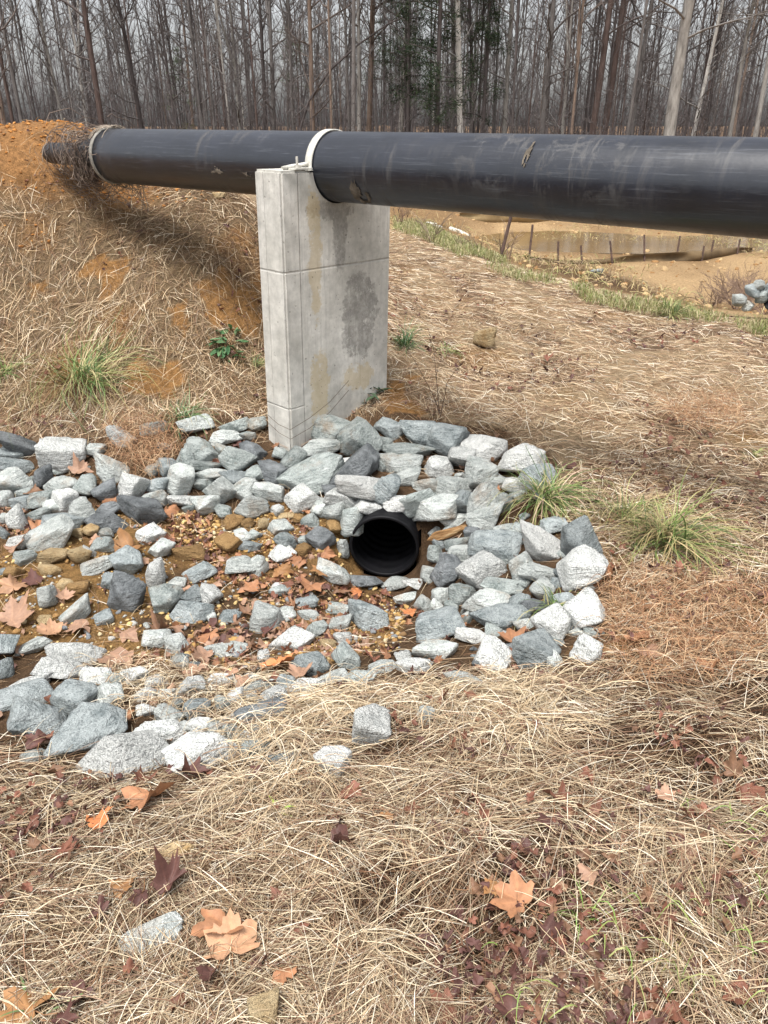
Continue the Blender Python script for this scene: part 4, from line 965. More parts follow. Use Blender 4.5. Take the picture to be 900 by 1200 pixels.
# ------------------------------------------------------------------ green tufts
GRASSM = vcmat('green_grass', .5, .4, trans=.2)
def tuft(x, y, wpx, n, seed, name, label, cat, greens, droop=1.0, wid=.0035, Lk=1.0, up=.8, lift=.0):
    r_ = np.random.default_rng(seed); c_ = cast(x, y); px = (c_-Vector((0,0,CZ))).length/FPX; S_ = wpx*px*.5
    az = r_.uniform(0, 6.283, n); L = S_*r_.uniform(.6, 1.5, n)*Lk; el = r_.uniform(.25, 1.35, n)*up
    nseg = 6; t = np.linspace(0, 1, nseg+1)
    e = el[:,None] - (droop*r_.uniform(.6,1.7,n))[:,None]*t[None]**1.3*1.5
    ds = L[:,None]/nseg; hx = np.cumsum(np.cos(e)*ds, 1); hz = np.cumsum(np.sin(e)*ds, 1)
    base = r_.normal(0, S_*.14, (n,2)); azs = az[:,None] + (r_.normal(0,.35,n))[:,None]*t[None]
    X = base[:,:1]+np.cos(azs)*hx; Y = base[:,1:]+np.sin(azs)*hx; Z = hz
    g = H((X+c_.x).ravel(), (Y+c_.y).ravel()).reshape(X.shape) - c_.z
    Z = np.maximum(Z + lift, g + .006 + lift)
    w_ = wid*r_.uniform(.7,1.3,n)[:,None]*(1-.85*t[None]**1.5)/2
    sx, sy = -np.sin(azs)*w_, np.cos(azs)*w_
    V = np.stack([np.stack([X-sx, Y-sy, Z], -1), np.stack([X+sx, Y+sy, Z+w_*.5], -1)], 2).reshape(-1,3)
    m = 2*(nseg+1); k = np.arange(nseg)*2; F = (np.arange(n)[:,None,None]*m + np.stack([k,k+1,k+3,k+2],-1)[None]).reshape(-1,4)
    cols = np.array(greens)[r_.integers(0, len(greens), n)]*r_.uniform(.8,1.2,(n,1)); C = np.repeat(cols, m, 0)
    tipm = np.tile(np.repeat(t > .8, 2), n) & np.repeat(r_.random(n) < .5, m); C[tipm] = (.42,.33,.14)
    o = ob(name, mesh_np(name, V, F, C, False, GRASSM), loc=c_); tag(o, label, cat); return o
G1 = [(.07,.13,.035),(.11,.18,.05),(.16,.23,.07),(.28,.30,.11),(.45,.40,.2)]
G2 = [(.07,.12,.035),(.13,.19,.05),(.22,.26,.08),(.38,.36,.16),(.50,.39,.21),(.30,.22,.12)]
G3 = [(.05,.11,.04),(.09,.16,.06),(.15,.22,.09)]
tuft(100,450,125,260,1,'grass_tuft','large loose green grass tuft on the clay bank slope','grass tuft',G1+[(.45,.36,.2)],1.0,.006,1.1)
tuft(214,492,62,90,2,'grass_tuft','blue-green grass tuft hanging over stones below the bank','grass tuft',G3+[(.22,.28,.14)],1.2,.006,1.2)
tuft(474,408,50,120,3,'grass_tuft','small upright green tuft just behind the pier','grass tuft',G3,.7,.006,1.1,1.1)
tuft(640,588,110,260,4,'grass_tuft','dense green grass tuft spilling over the stones','grass tuft',G1+[(.5,.36,.26)],1.0,.0055,1.1)
tuft(782,642,140,330,5,'grass_tuft','big yellow-green grass tuft right beside the stone bed','grass tuft',G2,1.0,.006,1.0,.95)
tuft(735,612,110,170,6,'grass_tuft','yellowish loose tuft joining the two big green tufts','grass tuft',G2,1.0,.005,1.0,.9)
tuft(650,716,60,50,7,'grass_tuft','thin green blades growing up between the lower stones','grass tuft',G1,.8,.005,1.2)
tuft(8,440,50,60,8,'grass_tuft','small bright green tuft at the edge of the clay bank','grass tuft',G1,.8,.006)
tuft(300,428,34,40,9,'grass_tuft','tiny green tuft beside the pale end face of the pier','grass tuft',G1,.8,.005)
tuft(785,372,46,110,10,'grass_tuft','isolated green clump standing in front of the ridge grass','grass tuft',G1,.7,.008,1.1,1.1)
tuft(884,536,36,45,11,'grass_tuft','faint green sprigs in the pale field beyond the stones','grass tuft',G1,.8,.005)
tuft(520,412,40,50,12,'grass_tuft','low green sprigs a step away from the pier','grass tuft',G1,.8,.005,1,.6)
tuft(322,955,36,12,13,'grass_tuft','short bright green blade pair in the foreground straw','grass tuft',[(.30,.46,.07),(.4,.5,.1)],.6,.008,1.1,.7)
tuft(680,1078,60,22,14,'grass_tuft','sparse fresh green sprout in the foreground straw','grass tuft',[(.22,.38,.08),(.3,.42,.12)],.6,.003,1,1.1)
tuft(725,1058,40,12,15,'grass_tuft','tiny green sprout near a rusty leaf in the straw','grass tuft',[(.26,.36,.10)],.6,.003,1,1)
tuft(30,1192,90,10,16,'grass_tuft','long green blades under the golden leaf at the corner','grass tuft',[(.16,.26,.10),(.2,.3,.12)],.8,.005,1.1,.7)
tuft(790,1130,60,26,17,'grass_tuft','yellow-green wisps low in the foreground straw','grass tuft',[(.36,.38,.14),(.45,.42,.16)],.8,.0025,1,.9)
tuft(85,875,28,22,18,'grass_tuft','tiny green sprout by the blue-grey boulder','grass tuft',[(.18,.30,.08)],.8,.003,1,1)
# broad-leaved weeds
def weed(x, y, wpx, n, seed, label, col):
    r_ = np.random.default_rng(seed); c_ = cast(x, y); px = (c_-Vector((0,0,CZ))).length/FPX; S_ = wpx*px*.5
    Vs, Fs, n0 = [], [], 0; e0 = empty('broadleaf_weed', c_); tag(e0, label, 'weed')
    T = Tubes()
    for k in range(n):
        a_ = r_.uniform(0, 6.28); d = S_*r_.uniform(.2,1); bx, by = math.cos(a_)*d, math.sin(a_)*d; bz = H1(c_.x+bx, c_.y+by)-c_.z+r_.uniform(.02,.07)
        T.add([(0,0,0),(bx*.5,by*.5,bz*.5+.03),(bx,by,bz)], .0015, 4)
        u_ = np.linspace(-1,1,7); wl = .30*np.sqrt(np.clip(1-u_**2,0,1))*(1-.25*u_)+.01; Ls = S_*r_.uniform(.22,.4)
        V = np.concatenate([np.stack([wl, u_, .12*np.abs(wl)*3], 1), np.stack([0*wl, u_, -.1*u_**2], 1), np.stack([-wl, u_, .12*np.abs(wl)*3], 1)])*Ls
        e_ = np.array(Euler((r_.normal(0,.4), r_.normal(0,.4), a_-1.57+r_.normal(0,.4))).to_matrix()); V = V@e_.T+np.array([bx,by,bz])
        F = [[i_, i_+1, i_+8, i_+7] for i_ in list(range(6))+list(range(7,13))]
        Vs.append(V); Fs.append(np.array(F)+n0); n0 += 21
    V = np.concatenate(Vs)
    ob('leaves', mesh_np('leaves', V, np.concatenate(Fs), np.repeat(np.array(col)[r_.integers(0,len(col),n)], 21, 0), True, GRASSM), e0)
    ob('stem', T.mesh('stem', WOOD), e0)
pgb = rand_in(wpoly([(620,960),(900,940),(900,1200),(560,1200)]), 230, rng); pgb = pgb[fbm(pgb[:,0]*6, pgb[:,1]*6, 77, 3) > .52]; n = len(pgb)
V, F, C = ribbons(pgb, rng.uniform(0,6.28,n), rng.uniform(.04,.12,n), rng.uniform(.002,.0035,n), rng.uniform(.02,.05,n), rng.uniform(.01,.04,n), rng.normal(0,.4,n), np.array([[.20,.30,.07],[.30,.36,.11],[.38,.40,.16]])[rng.integers(0,3,n)], 4, seed=78)
tag(ob('green_blades', mesh_np('green_blades', V, F, C, False, GRASSM)), kind='stuff', label='sparse young green blades in the dry straw')
weed(266,412,42,34,31,'dark green broad-leaved weed sprouting on the clay bank',[(.05,.13,.05),(.08,.18,.07),(.12,.22,.10)])
weed(428,466,52,44,32,'dark creeping plant against the foot of the wide pier face',[(.03,.06,.035),(.05,.09,.045),(.08,.13,.07)])

# grass along the edge of the basin (uncountable)
P = rand_in(RIDGE, 11000, rng); P = P[fbm(P[:,0]*1.1, P[:,1]*1.1, 150, 3) > .50]; n = len(P)
pick = .8*np.array([(.20,.24,.07),(.34,.36,.13),(.46,.42,.20),(.58,.48,.29),(.36,.36,.15),(.48,.42,.24),(.24,.27,.09)])
up = rng.uniform(.03,.11,n)
V, F, C = ribbons(P, rng.uniform(0,6.28,n), rng.uniform(.05,.16,n), rng.uniform(.005,.009,n), up*.5, up*.8, rng.normal(0,.5,n), pick[rng.integers(0,7,n)]*rng.uniform(.8,1.2,(n,1)), 3, seed=66)
tag(ob('ridge_grass', mesh_np('ridge_grass', V, F, C, False, GRASSM)), kind='stuff', label='yellow-green grass along the edge of the basin')
P = rand_in(RIDGE, 3000, rng); P = P[fbm(P[:,0]*1.1, P[:,1]*1.1, 150, 3) > .54]; n = len(P); r_ = rng; nseg = 3
h_ = r_.uniform(.06,.2,n); az_ = r_.uniform(0,6.28,n); ln = r_.uniform(.02,.08,n); t_ = np.linspace(0,1,4)
X = P[:,:1]+np.cos(az_)[:,None]*ln[:,None]*t_**2; Y = P[:,1:]+np.sin(az_)[:,None]*ln[:,None]*t_**2; Z = H(P[:,0],P[:,1])[:,None]+h_[:,None]*t_
w_ = .004*(1-.8*t_)[None]; V = np.stack([np.stack([X-w_,Y+0*w_,Z],-1),np.stack([X+w_,Y+0*w_,Z],-1)],2).reshape(-1,3)
k = np.arange(3)*2; F = (np.arange(n)[:,None,None]*8+np.stack([k,k+1,k+3,k+2],-1)[None]).reshape(-1,4)
tag(ob('ridge_stems', mesh_np('ridge_stems', V, F, np.repeat(pick[r_.integers(0,7,n)],8,0), False, GRASSM)), kind='stuff', label='upright green grass blades at the basin edge')
# low scrub and dead stubble over the basin sides
P = np.column_stack([rng.uniform(-3,18,16000), rng.uniform(9,33,16000)]); b_ = beyond_ridge(P[:,0],P[:,1]); k = (b_ > .3)&(fbm(P[:,0]*.3,P[:,1]*.3,140,3)+.35*((P[:,1]>27)|(P[:,0]>8.5)|(P[:,0]<1.2)) > .66); P = P[k]; n = len(P)
V, F, C = ribbons(P, rng.uniform(0,6.28,n), rng.uniform(.12,.4,n), rng.uniform(.006,.013,n), rng.uniform(.01,.12,n), rng.uniform(.02,.12,n), rng.normal(0,.8,n), np.array([[.36,.27,.15],[.24,.17,.11],[.44,.36,.18],[.30,.30,.12]])[rng.integers(0,4,n)], 3, seed=67)
tag(ob('basin_scrub', mesh_np('basin_scrub', V, F, C, False, STRAW)), kind='stuff', label='dead stubble on the sides of the basin')

# ------------------------------------------------------------------ dead stalks, brambles, root tangle
TWIG = vcmat('twig', .8, .2)
def stalks(x, y, hpx, n, seed, name, label, cat, col=(.16,.11,.075), spread=.3, rad=.0025, br=3, D=None):
    r_ = np.random.default_rng(seed)
    if D is None: c_ = cast(x, y)
    else:
        c_ = Vector(pt(x, y, D)); c_.z = H1(c_.x, c_.y)
    px = (c_-Vector((0,0,CZ))).length/FPX; Hh = hpx*px
    T = Tubes()
    def grow(p, d, L, r, lev):
        P = [p]; v = Vector(d)
        for k in range(5):
            v = (v + Vector(r_.normal(0,.10,3))).normalized(); P.append(P[-1]+v*L/5)
        T.add([tuple(q_) for q_ in P], np.linspace(r, r*.35, 6), 4, False)
        if lev > 0:
            for k in range(br):
                j = r_.integers(1, 6); a_ = r_.uniform(0, 6.28)
                grow(P[j], (v+Vector((math.cos(a_)*.8, math.sin(a_)*.8, r_.uniform(-.1,.5)))).normalized(), L*r_.uniform(.3,.55), r*.6, lev-1)
    for k in range(n):
        a_ = r_.uniform(0, 6.28)
        grow(Vector((r_.normal(0,.03*Hh), r_.normal(0,.03*Hh), -.01)), Vector((math.cos(a_)*spread, math.sin(a_)*spread, 1)).normalized(), Hh*r_.uniform(.6,1), rad, 2)
    me = T.mesh(name, TWIG, np.tile(np.array(col), (sum(len(v) for v in T.V), 1)))
    o = ob(name, me, loc=c_); tag(o, label, cat, 'leafless weeds and brambles'); return o
stalks(514,486,80,3,1,'dead_stalk','thin dark dead stalks standing on the field beside the pier','dead plant',(.10,.07,.055),.25,.003,2)
stalks(533,462,60,2,2,'dead_stalk','straight dry straw-coloured stalk leaning in the field','dead plant',(.40,.30,.18),.5,.003,1)
stalks(470,268,40,6,3,'dead_bush','twiggy brown bush at the far side of the pier','bush',(.17,.11,.08),.5,.008,3)
stalks(505,285,34,6,4,'dead_bush','small grey bush on the ridge near the white hose','bush',(.2,.15,.11),.6,.008,3)
stalks(597,306,44,4,5,'dead_bush','upright pale dead weed in front of the silt fence','bush',(.30,.22,.16),.2,.009,3)
stalks(588,306,30,5,6,'dead_bush','low dark weed clump in front of the silt fence','bush',(.12,.085,.06),.3,.007,3)
stalks(562,300,26,5,7,'dead_bush','thin scrub on the ridge beside the leaning stake','bush',(.2,.15,.1),.5,.006,3)
stalks(540,295,24,5,17,'dead_bush','grey scrub on the ridge below the tan fence fabric','bush',(.24,.19,.13),.5,.006,3)
for k, (x, y, hp, D) in enumerate([(850,312,34,12.5),(870,322,38,11.5),(890,312,40,11),(905,325,44,10.5),(860,300,30,14),(885,298,34,13.5),(838,325,26,11.5)]):
    stalks(x, y, hp, 12, 20+k, 'bramble', ['arching grey bramble near the tip of the silt fence','tangled bramble left of the stones at the basin','thick bramble behind the stones at the basin','tall bramble at the right border of the basin','far bramble above the silt fence end','far purple-grey bramble under the pipe','sparse low bramble on the sandy basin side'][k], 'bush', (.21,.145,.11), 1.1, .006, 4, D)
# root and vine tangle where the pipe meets the bank
def tangle(name, label, cx, n, seed, spread, col):
    r_ = np.random.default_rng(seed); T = Tubes()
    for k in range(n):
        x = cx + r_.normal(0, spread); a_ = r_.uniform(0, 6.28); rr = .13 + abs(r_.normal(0,.05)); P = []
        hx = r_.uniform(-.25,.25); turns = r_.uniform(.3,1.1); drop = r_.uniform(0,.22) if r_.random() < .35 else 0
        for j in range(12):
            f = j/11; b_ = a_ + turns*6.28*f*.6
            P.append((x+hx*f, rr*math.cos(b_)*(1+.2*math.sin(5*f+k)), rr*math.sin(b_)*(1+.15*math.cos(4*f+k)) - drop*4*f*(1-f)))
        P = [(p[0]+r_.normal(0,.012), p[1]+r_.normal(0,.012), p[2]+r_.normal(0,.012)) for p in P]
        T.add(P, np.linspace(r_.uniform(.0018,.0042), .0012, 12), 4, False)
    n_ = sum(len(v) for v in T.V)
    me = T.mesh(name, TWIG, np.repeat(np.array(col)[r_.integers(0,len(col),len(T.V))], [len(v) for v in T.V], 0))
    o = bpy.data.objects.new(name, me); link(o); o.matrix_world = PF; tag(o, label, 'roots'); return o
tangle('root_tangle', 'grey tangle of dead roots and vines wrapped round the thin pipe end', L1+.33, 230, 3, .17, [(.20,.15,.12),(.12,.09,.075),(.30,.24,.19),(.09,.065,.055)])
T = Tubes(); r_ = np.random.default_rng(8)
for k in range(16):
    P = []; x = L1 - .02 + r_.normal(0,.05); dp = r_.uniform(.1,.38); a0 = r_.uniform(1.2, 2.6)
    for j in range(14):
        f = j/13; b_ = a0 - f*3.3; rr = PR+.014+r_.uniform(0,.01)
        P.append((x+.05*math.sin(4*f+k), -rr*math.cos(b_), rr*math.sin(b_) - dp*max(0, math.sin(f*math.pi))**2*(f > .35)))
    T.add(P, .0028, 4, False)
me = T.mesh('dead_vine', TWIG, np.tile(np.array([.30,.25,.2]), (sum(len(v) for v in T.V), 1))); o = bpy.data.objects.new('dead_vine', me); link(o); o.matrix_world = PF
tag(o, 'pale looping vines hanging over the zinc banded end of the big pipe', 'vine')
V, F = lathe([(0,.06),(.5,.06),(.5,.052),(0,.052)], 24)
o = ob('drain_stub', mesh_np('drain_stub', V, F, None, True, DKP)); c_ = pt(92, 203, 7.0); o.location = c_; o.rotation_euler = (0, R(8), R(70)); tag(o, 'short black drain stub in the clay under the root tangle', 'drain')
# wire loops round the foot of the pier
T = Tubes()
for k in range(2):
    z0_ = -1.50 - .06*k; P = [(PT+.02, -.012, z0_+.06), (.10, -.014, z0_+.0), (-.012, -.012, z0_-.01), (-.014, .15, z0_+.03), (-.012, .33, z0_+.10), (-.02,.5,z0_+.22)]
    P = [(p[0], p[1], p[2]+.01*math.sin(7*i_+k)) for i_, p in enumerate(P)]; T.add(P, .0016, 5, False)
o = ob('thin_root', T.mesh('thin_root', TWIG, np.tile(np.array([.10,.075,.055]), (sum(len(v) for v in T.V), 1)))); o.matrix_world = pier.matrix_world.copy(); tag(o, 'thin dark creeping root looped round the lower part of the pier', 'root')
# small yellow rag / stone beside pier behind the pipe
c_ = cast(257, 229, .02); o = ob('rock', rock_mesh((.12,.07,.05), ROCKM['y'], 5001, 3), loc=c_); tag(o, 'bright yellow stone on the straw slope under the pipe', 'rock')

# ------------------------------------------------------------------ basin: silt fences, hose, drain
t = NT('silt_fabric'); v = t.obj(False); wv = t.n('TexWave'); t.l(v, wv.inputs[0]); wv.inputs['Scale'].default_value = 6; wv.inputs['Distortion'].default_value = 4
FAB = t.fin(t.ramp(t.noise(v, 1.5, 5, .7), [(.3, c3(.16,.11,.055)), (.7, c3(.34,.25,.13))]), .9, .2)
t = NT('silt_fabric_dark'); FAB2 = t.fin(t.ramp(t.noise(t.obj(False), 2, 5, .7), [(.3, c3(.07,.05,.03)), (.7, c3(.20,.14,.075))]), .9, .2)
t = NT('stake_wood'); STK = t.fin(t.ramp(t.noise(t.obj(False), 9, 3, .6), [(.3, c3(.03,.02,.018)), (.7, c3(.10,.06,.045))]), .8, .2)
def fence(label, pts, hgt, stakes, fab, seed, sag=.1):
    r_ = np.random.default_rng(seed); e0 = empty('silt_fence', (0,0,0)); tag(e0, label, 'silt fence', 'silt fences round the basin')
    P = np.array(pts); seg = np.linalg.norm(np.diff(P, axis=0), axis=1); s_ = np.concatenate([[0], np.cumsum(seg)]); u = np.linspace(0, s_[-1], 90)
    X = np.interp(u, s_, P[:,0]); Y = np.interp(u, s_, P[:,1]); hh = np.interp(u, s_, hgt)
    Z = H(X, Y); V = []; rows = 5
    for a_ in range(90):
        wob = .12*math.sin(u[a_]*1.7+seed)+.05*math.sin(u[a_]*5)
        top_ = hh[a_]*(1 - sag*abs(math.sin(u[a_]*1.1)))
        for b_ in range(rows): f = b_/(rows-1); V.append((X[a_]+wob*math.sin(f*3)*.4, Y[a_]+wob*math.sin(f*3), Z[a_]-.03+top_*f))
        for b_ in range(rows): f = 1-b_/(rows-1); V.append((X[a_]+wob*math.sin(f*3)*.4, Y[a_]+.02+wob*math.sin(f*3), Z[a_]-.03+top_*f))
    F = [[a_*10+b_, (a_+1)*10+b_, (a_+1)*10+(b_+1) % 10, a_*10+(b_+1) % 10] for a_ in range(89) for b_ in range(10)]
    ob('fabric', mesh_np('fabric', np.array(V), np.array(F), None, True, fab), e0)
    for (x, y, D, hp, lean) in stakes:
        c_ = Vector(pt(x, y, D)); c_.z = H1(c_.x, c_.y); hh_ = hp*D/900*1.02
        T = Tubes(); T.add([(c_.x, c_.y, c_.z-.1), (c_.x+lean*hh_, c_.y, c_.z+hh_)], .022, 4); ob('stake', T.mesh('stake', STK, smooth=False), e0)
def g2(x, y, D): p = pt(x, y, D); return (p[0], p[1])
fence('tan silt fence fabric on the far side of the muddy pool', [g2(537,270,25.5), g2(570,272,25.5), g2(620,272,26), g2(680,262,28), g2(720,256,30)], [.1,.62,.62,.5,.15], [(545,268,25.8,22,0),(582,266,26,22,.05),(610,268,26,18,0)], FAB, 1)
fence('low brown silt fence on leaning stakes in front of the pool', [g2(612,306,17.2), g2(660,305,17.3), g2(712,301,18), g2(760,296,18.5), g2(820,290,18.5), g2(885,276,20)], [.09,.11,.14,.22,.28,.15],
      [(584,302,11.0,55,.22),(620,300,16,38,.03),(655,301,17,24,-.1),(684,301,17.5,20,-.22),(720,299,18,24,-.28),(758,292,18.5,28,-.18),(796,282,19,24,0),(826,284,18.5,16,.0),(835,284,18.8,20,.05),(867,282,19.5,16,0)], FAB2, 2)
T = Tubes(); a_ = pt(528,268,21.5); b_ = pt(549,277,20.5); T.add([a_, ((a_[0]+b_[0])/2,(a_[1]+b_[1])/2,(a_[2]+b_[2])/2+.02), b_], .055, 8)
t = NT('white_plastic'); WHP = t.fin(c3(.62,.60,.55), .5, .4)
tag(ob('white_pipe', T.mesh('white_pipe', WHP)), 'thin white plastic pipe lying on the far basin slope', 'pipe')
for k, (x, y, w_) in enumerate([(505,263,14),(513,266,12),(521,270,10)]):
    c_ = pt(x, y, 21.5); o = ob('rock', rock_mesh((w_*.024, .25, w_*.012), ROCKM['W'], 4100+k, 3), loc=(c_[0], c_[1], c_[2]-.02)); tag(o, ['white stone farthest from the thin white pipe in the basin','white stone in the middle of three at the white pipe','small white stone touching the thin white pipe'][k], 'rock', 'white stones on the far basin slope')
V, F = lathe([(0,.10),(.7,.10),(.7,.088),(0,.088)], 24)
o = ob('drain_pipe', mesh_np('drain_pipe', V, F, None, True, DKP)); c_ = pt(903, 352, 8.1); o.location = c_; o.rotation_euler = (0, 0, R(15)); tag(o, 'black drain pipe end among the stones at the basin edge', 'drain')
c_ = pt(697, 331, 14.6); o = ob('rock', rock_mesh((.28,.2,.12), ROCKM['b'], 4200, 3), loc=(c_[0], c_[1], H1(c_[0], c_[1])+.03)); tag(o, 'single blue-grey stone on the dark mound in the basin', 'rock')

# ------------------------------------------------------------------ forest
t = NT('bark'); at = t.n('Attribute', attribute_name='col'); v = t.obj(True); mp = t.n('Mapping'); t.l(v, mp.inputs[0]); mp.inputs['Scale'].default_value = (8, 8, 1.4)
f = t.noise(mp.outputs[0], 1.2, 5, .7); oi = t.n('ObjectInfo')
c = t.mix(1.0, oi.outputs['Color'], t.ramp(f, [(.3, c3(.5,.48,.46)), (.7, c3(1.35,1.33,1.3))]), 'MULTIPLY'); t.bump(f, .8, .03)
BARK = t.fin(c, .9, .2)
def tree_parts(seed, Ht, r0, kind='tree', nb=34, first=.12, twig=1.0):
    """trunk and crown meshes of a leafless forest tree"""
    r_ = np.random.default_rng(seed); T = Tubes(); B = Tubes()
    P = [Vector((0,0,-.3))]; v = Vector((r_.normal(0,.02), r_.normal(0,.02), 1)); ns = 14
    for k in range(ns):
        v = (v + Vector((r_.normal(0,.009), r_.normal(0,.009), 0))).normalized(); P.append(P[-1]+v*(Ht+.3)/ns)
    if kind == 'fork':
        f0 = r_.integers(3, 6); q0 = P[f0]; d0 = Vector((r_.normal(0,.25), r_.normal(0,.25), 1)).normalized(); Q0 = [q0]
        for k in range(7): d0 = (d0+Vector((r_.normal(0,.05), r_.normal(0,.05), .06))).normalized(); Q0.append(Q0[-1]+d0*Ht/12)
        T.add([tuple(q_) for q_ in Q0], np.linspace(r0*.62, .02, 8), 6, False); P2_ = Q0
    rad = [r0*(1.25 if k == 0 else 1.0)*(1-.93*(k/ns)**1.15) for k in range(ns+1)]
    T.add([tuple(p) for p in P], rad, 8, False)
    def grow(p, d, L, r, lev):
        Q = [p]; v_ = Vector(d); n = 4 if lev else 3
        for k in range(n):
            v_ = (v_ + Vector(r_.normal(0,.2,3)) + Vector((0,0,.07))).normalized(); Q.append(Q[-1]+v_*L/n)
        B.add([tuple(q_) for q_ in Q], np.linspace(r, r*.3, n+1), 4 if lev == 2 else 3, False)
        if lev > 0:
            for k in range(r_.integers(4, 8) if lev == 2 else r_.integers(2, 5)):
                j = r_.integers(1, n+1); a_ = r_.uniform(0, 6.28); s_ = Vector((math.cos(a_), math.sin(a_), r_.uniform(-.2,.6)))
                grow(Q[j], (v_*.9+s_*.75).normalized(), L*r_.uniform(.35,.6), max(r*.45, .0035), lev-1)
    for k in range(nb):
        f = first + (1-first)*(k+r_.random())/nb*.98
        i_ = min(int(f*ns), ns-1); p = P[i_].lerp(P[i_+1], f*ns-i_); a_ = r_.uniform(0, 6.28); el = r_.uniform(.15, 1.0)
        L = Ht*r_.uniform(.08,.26)*(1-.4*f)*(.7 if f < .3 else 1.0); rr = min(rad[i_]*.5, .014+.013*L)
        grow(p, Vector((math.cos(a_)*math.cos(el), math.sin(a_)*math.cos(el), math.sin(el))), L, rr, 2)
    return T.mesh('trunk', BARK), B.mesh('crown', BARK)
PROTO = [tree_parts(500+k, Ht, r0, 'fork' if k in (0, 2, 4, 6, 7) else 'tree', nb=nb, first=fi) for k, (Ht, r0, nb, fi) in enumerate([(17,.13,34,.1),(19,.16,34,.16),(15,.09,30,.08),(21,.20,36,.25),(13,.07,28,.06),(18,.12,40,.1),(16,.10,30,.3),(20,.15,34,.2)])]
BR = {'b':(.085,.074,.074),'g':(.16,.15,.147),'p':(.30,.29,.275),'w':(.50,.49,.47),'t':(.21,.16,.13),'r':(.11,.08,.072)}
def place_tree(k, x, y, col, label, s=1.0, rz=None, group='bare trees of the wood', sx=1.0, rough=True):
    e0 = empty('forest_tree', (x, y, H1(x, y)), rng.uniform(0, 6.28) if rz is None else rz)
    e0.scale = (s*sx, s*sx, s); tag(e0, label, 'tree', group)
    for nm, me in (('trunk', PROTO[k][0]), ('crown', PROTO[k][1])):
        o = ob(nm, me, e0)
        c_ = np.array(BR[col]) if nm == 'trunk' else np.array(BR[col])*.35+np.array((.13,.118,.118))*.65
        o.color = (*(c_*rng.uniform(.88,1.12)), 1)
    return e0
MAIN = [(786,14,'p',37,'thickest pale grey trunk standing behind the pipe',3),(543,8,'w',40,'whitish straight trunk right of the dark pines',7),(120,7,'r',42,'reddish-brown straight trunk above the orange bank',1),(366,6,'t',41,'tan trunk with peeling bark above the steel strap',5),
 (431,6,'t',43,'slim tan trunk just right of the steel strap',7),(468,6,'p',43,'pale slim trunk between strap and pines',5),(592,6,'p',44,'pale grey leaning trunk second right of the pines',1),(635,7,'g',42,'grey-brown trunk behind the middle of the right pipe span',1),
 (693,8,'r',43,'stout reddish trunk of a close pair behind the pipe',3),(707,8,'r',44,'darker partner of the close pair of reddish trunks',3),(813,5,'w',42,'slender blotched white trunk beside the thickest trunk',2),(857,5,'p',41,'slender pale leaning trunk near the right border',6),
 (888,6,'p',40,'pale trunk at the right border of the wood',6),(102,4,'w',44,'thin white leaning sapling over the orange bank',4),(4,6,'t',40,'pale stump-like trunk at the left border behind the bank',0),(76,4,'p',45,'thin pale trunk over the crest of the bank',2),
 (237,4,'g',46,'thin grey trunk above the left half of the pipe',2),(320,5,'g',46,'grey trunk above the pipe left of the strap',0),(556,5,'b',45,'dark trunk close behind the whitish straight trunk',5),(530,5,'g',44,'greyish trunk among the pine boughs',6),
 (740,6,'g',45,'grey trunk left of the thickest pale trunk',5),(168,5,'b',45,'dark forked-looking trunk above the bank edge',5),(282,4,'p',48,'pale thin trunk above the middle left pipe',4),(660,4,'p',46,'thin pale trunk right of the grey-brown one',4)]
taken = []
for (x, wpx, col, D, label, k) in MAIN:
    p = pt(x, 150, D); r0 = [.13,.16,.09,.20,.07,.12,.10,.15][k]; want = wpx*D/1007/2
    place_tree(k, p[0], p[1], col, label, s=1.0, sx=want/(r0*.95)); taken.append((p[0], p[1]))
names = [(-999,'at the outer left of the thickest row'),(4,'b')]
marks = sorted([(m[0], m[4]) for m in MAIN if m[1] >= 6], key=lambda q_: q_[0])
def short(l): return {786:'thickest pale trunk',543:'whitish trunk',120:'reddish trunk',366:'tan peeling trunk',431:'slim tan trunk',468:'pale slim trunk',592:'pale leaning trunk',635:'grey-brown trunk',693:'reddish pair',707:'reddish pair',888:'border trunk',4:'stump-like trunk',740:'solitary grey trunk'}.get(l, 'wood')
cnt = 0; fr = np.random.default_rng(17)
tries = 0
while cnt < 245 and tries < 20000:
    tries += 1
    D = 38*math.exp(fr.random()*math.log(80/38)); x = D*math.tan(fr.uniform(-.62,.62))
    if any((x-a_)**2+(D-b_)**2 < 1.2 for a_, b_ in taken): continue
    taken.append((x, D)); px_ = 450 + x/D*1007
    col = fr.choice(list('bbbgggrpt'), p=[.15,.15,.15,.13,.13,.1,.09,.06,.04]); 
    lft = [m for m in marks if m[0] <= px_]; rgt = [m for m in marks if m[0] > px_]
    tone = {'b':'dark brown','g':'grey','r':'reddish brown','p':'pale grey','t':'tan'}[col]
    row = 'close' if D < 46 else 'middle' if D < 60 else 'distant'
    if lft and rgt: lab = f'{row} {tone} bare tree between the {short(lft[-1][0])} and the {short(rgt[0][0])}'
    elif lft: lab = f'{row} {tone} bare tree beyond the {short(lft[-1][0])}'
    else: lab = f'{row} {tone} bare tree left of the {short(rgt[0][0])}'
    place_tree(int(fr.integers(0, 8)), x, D, col, lab, s=fr.uniform(.75,1.1), sx=fr.uniform(.28,.75)); cnt += 1
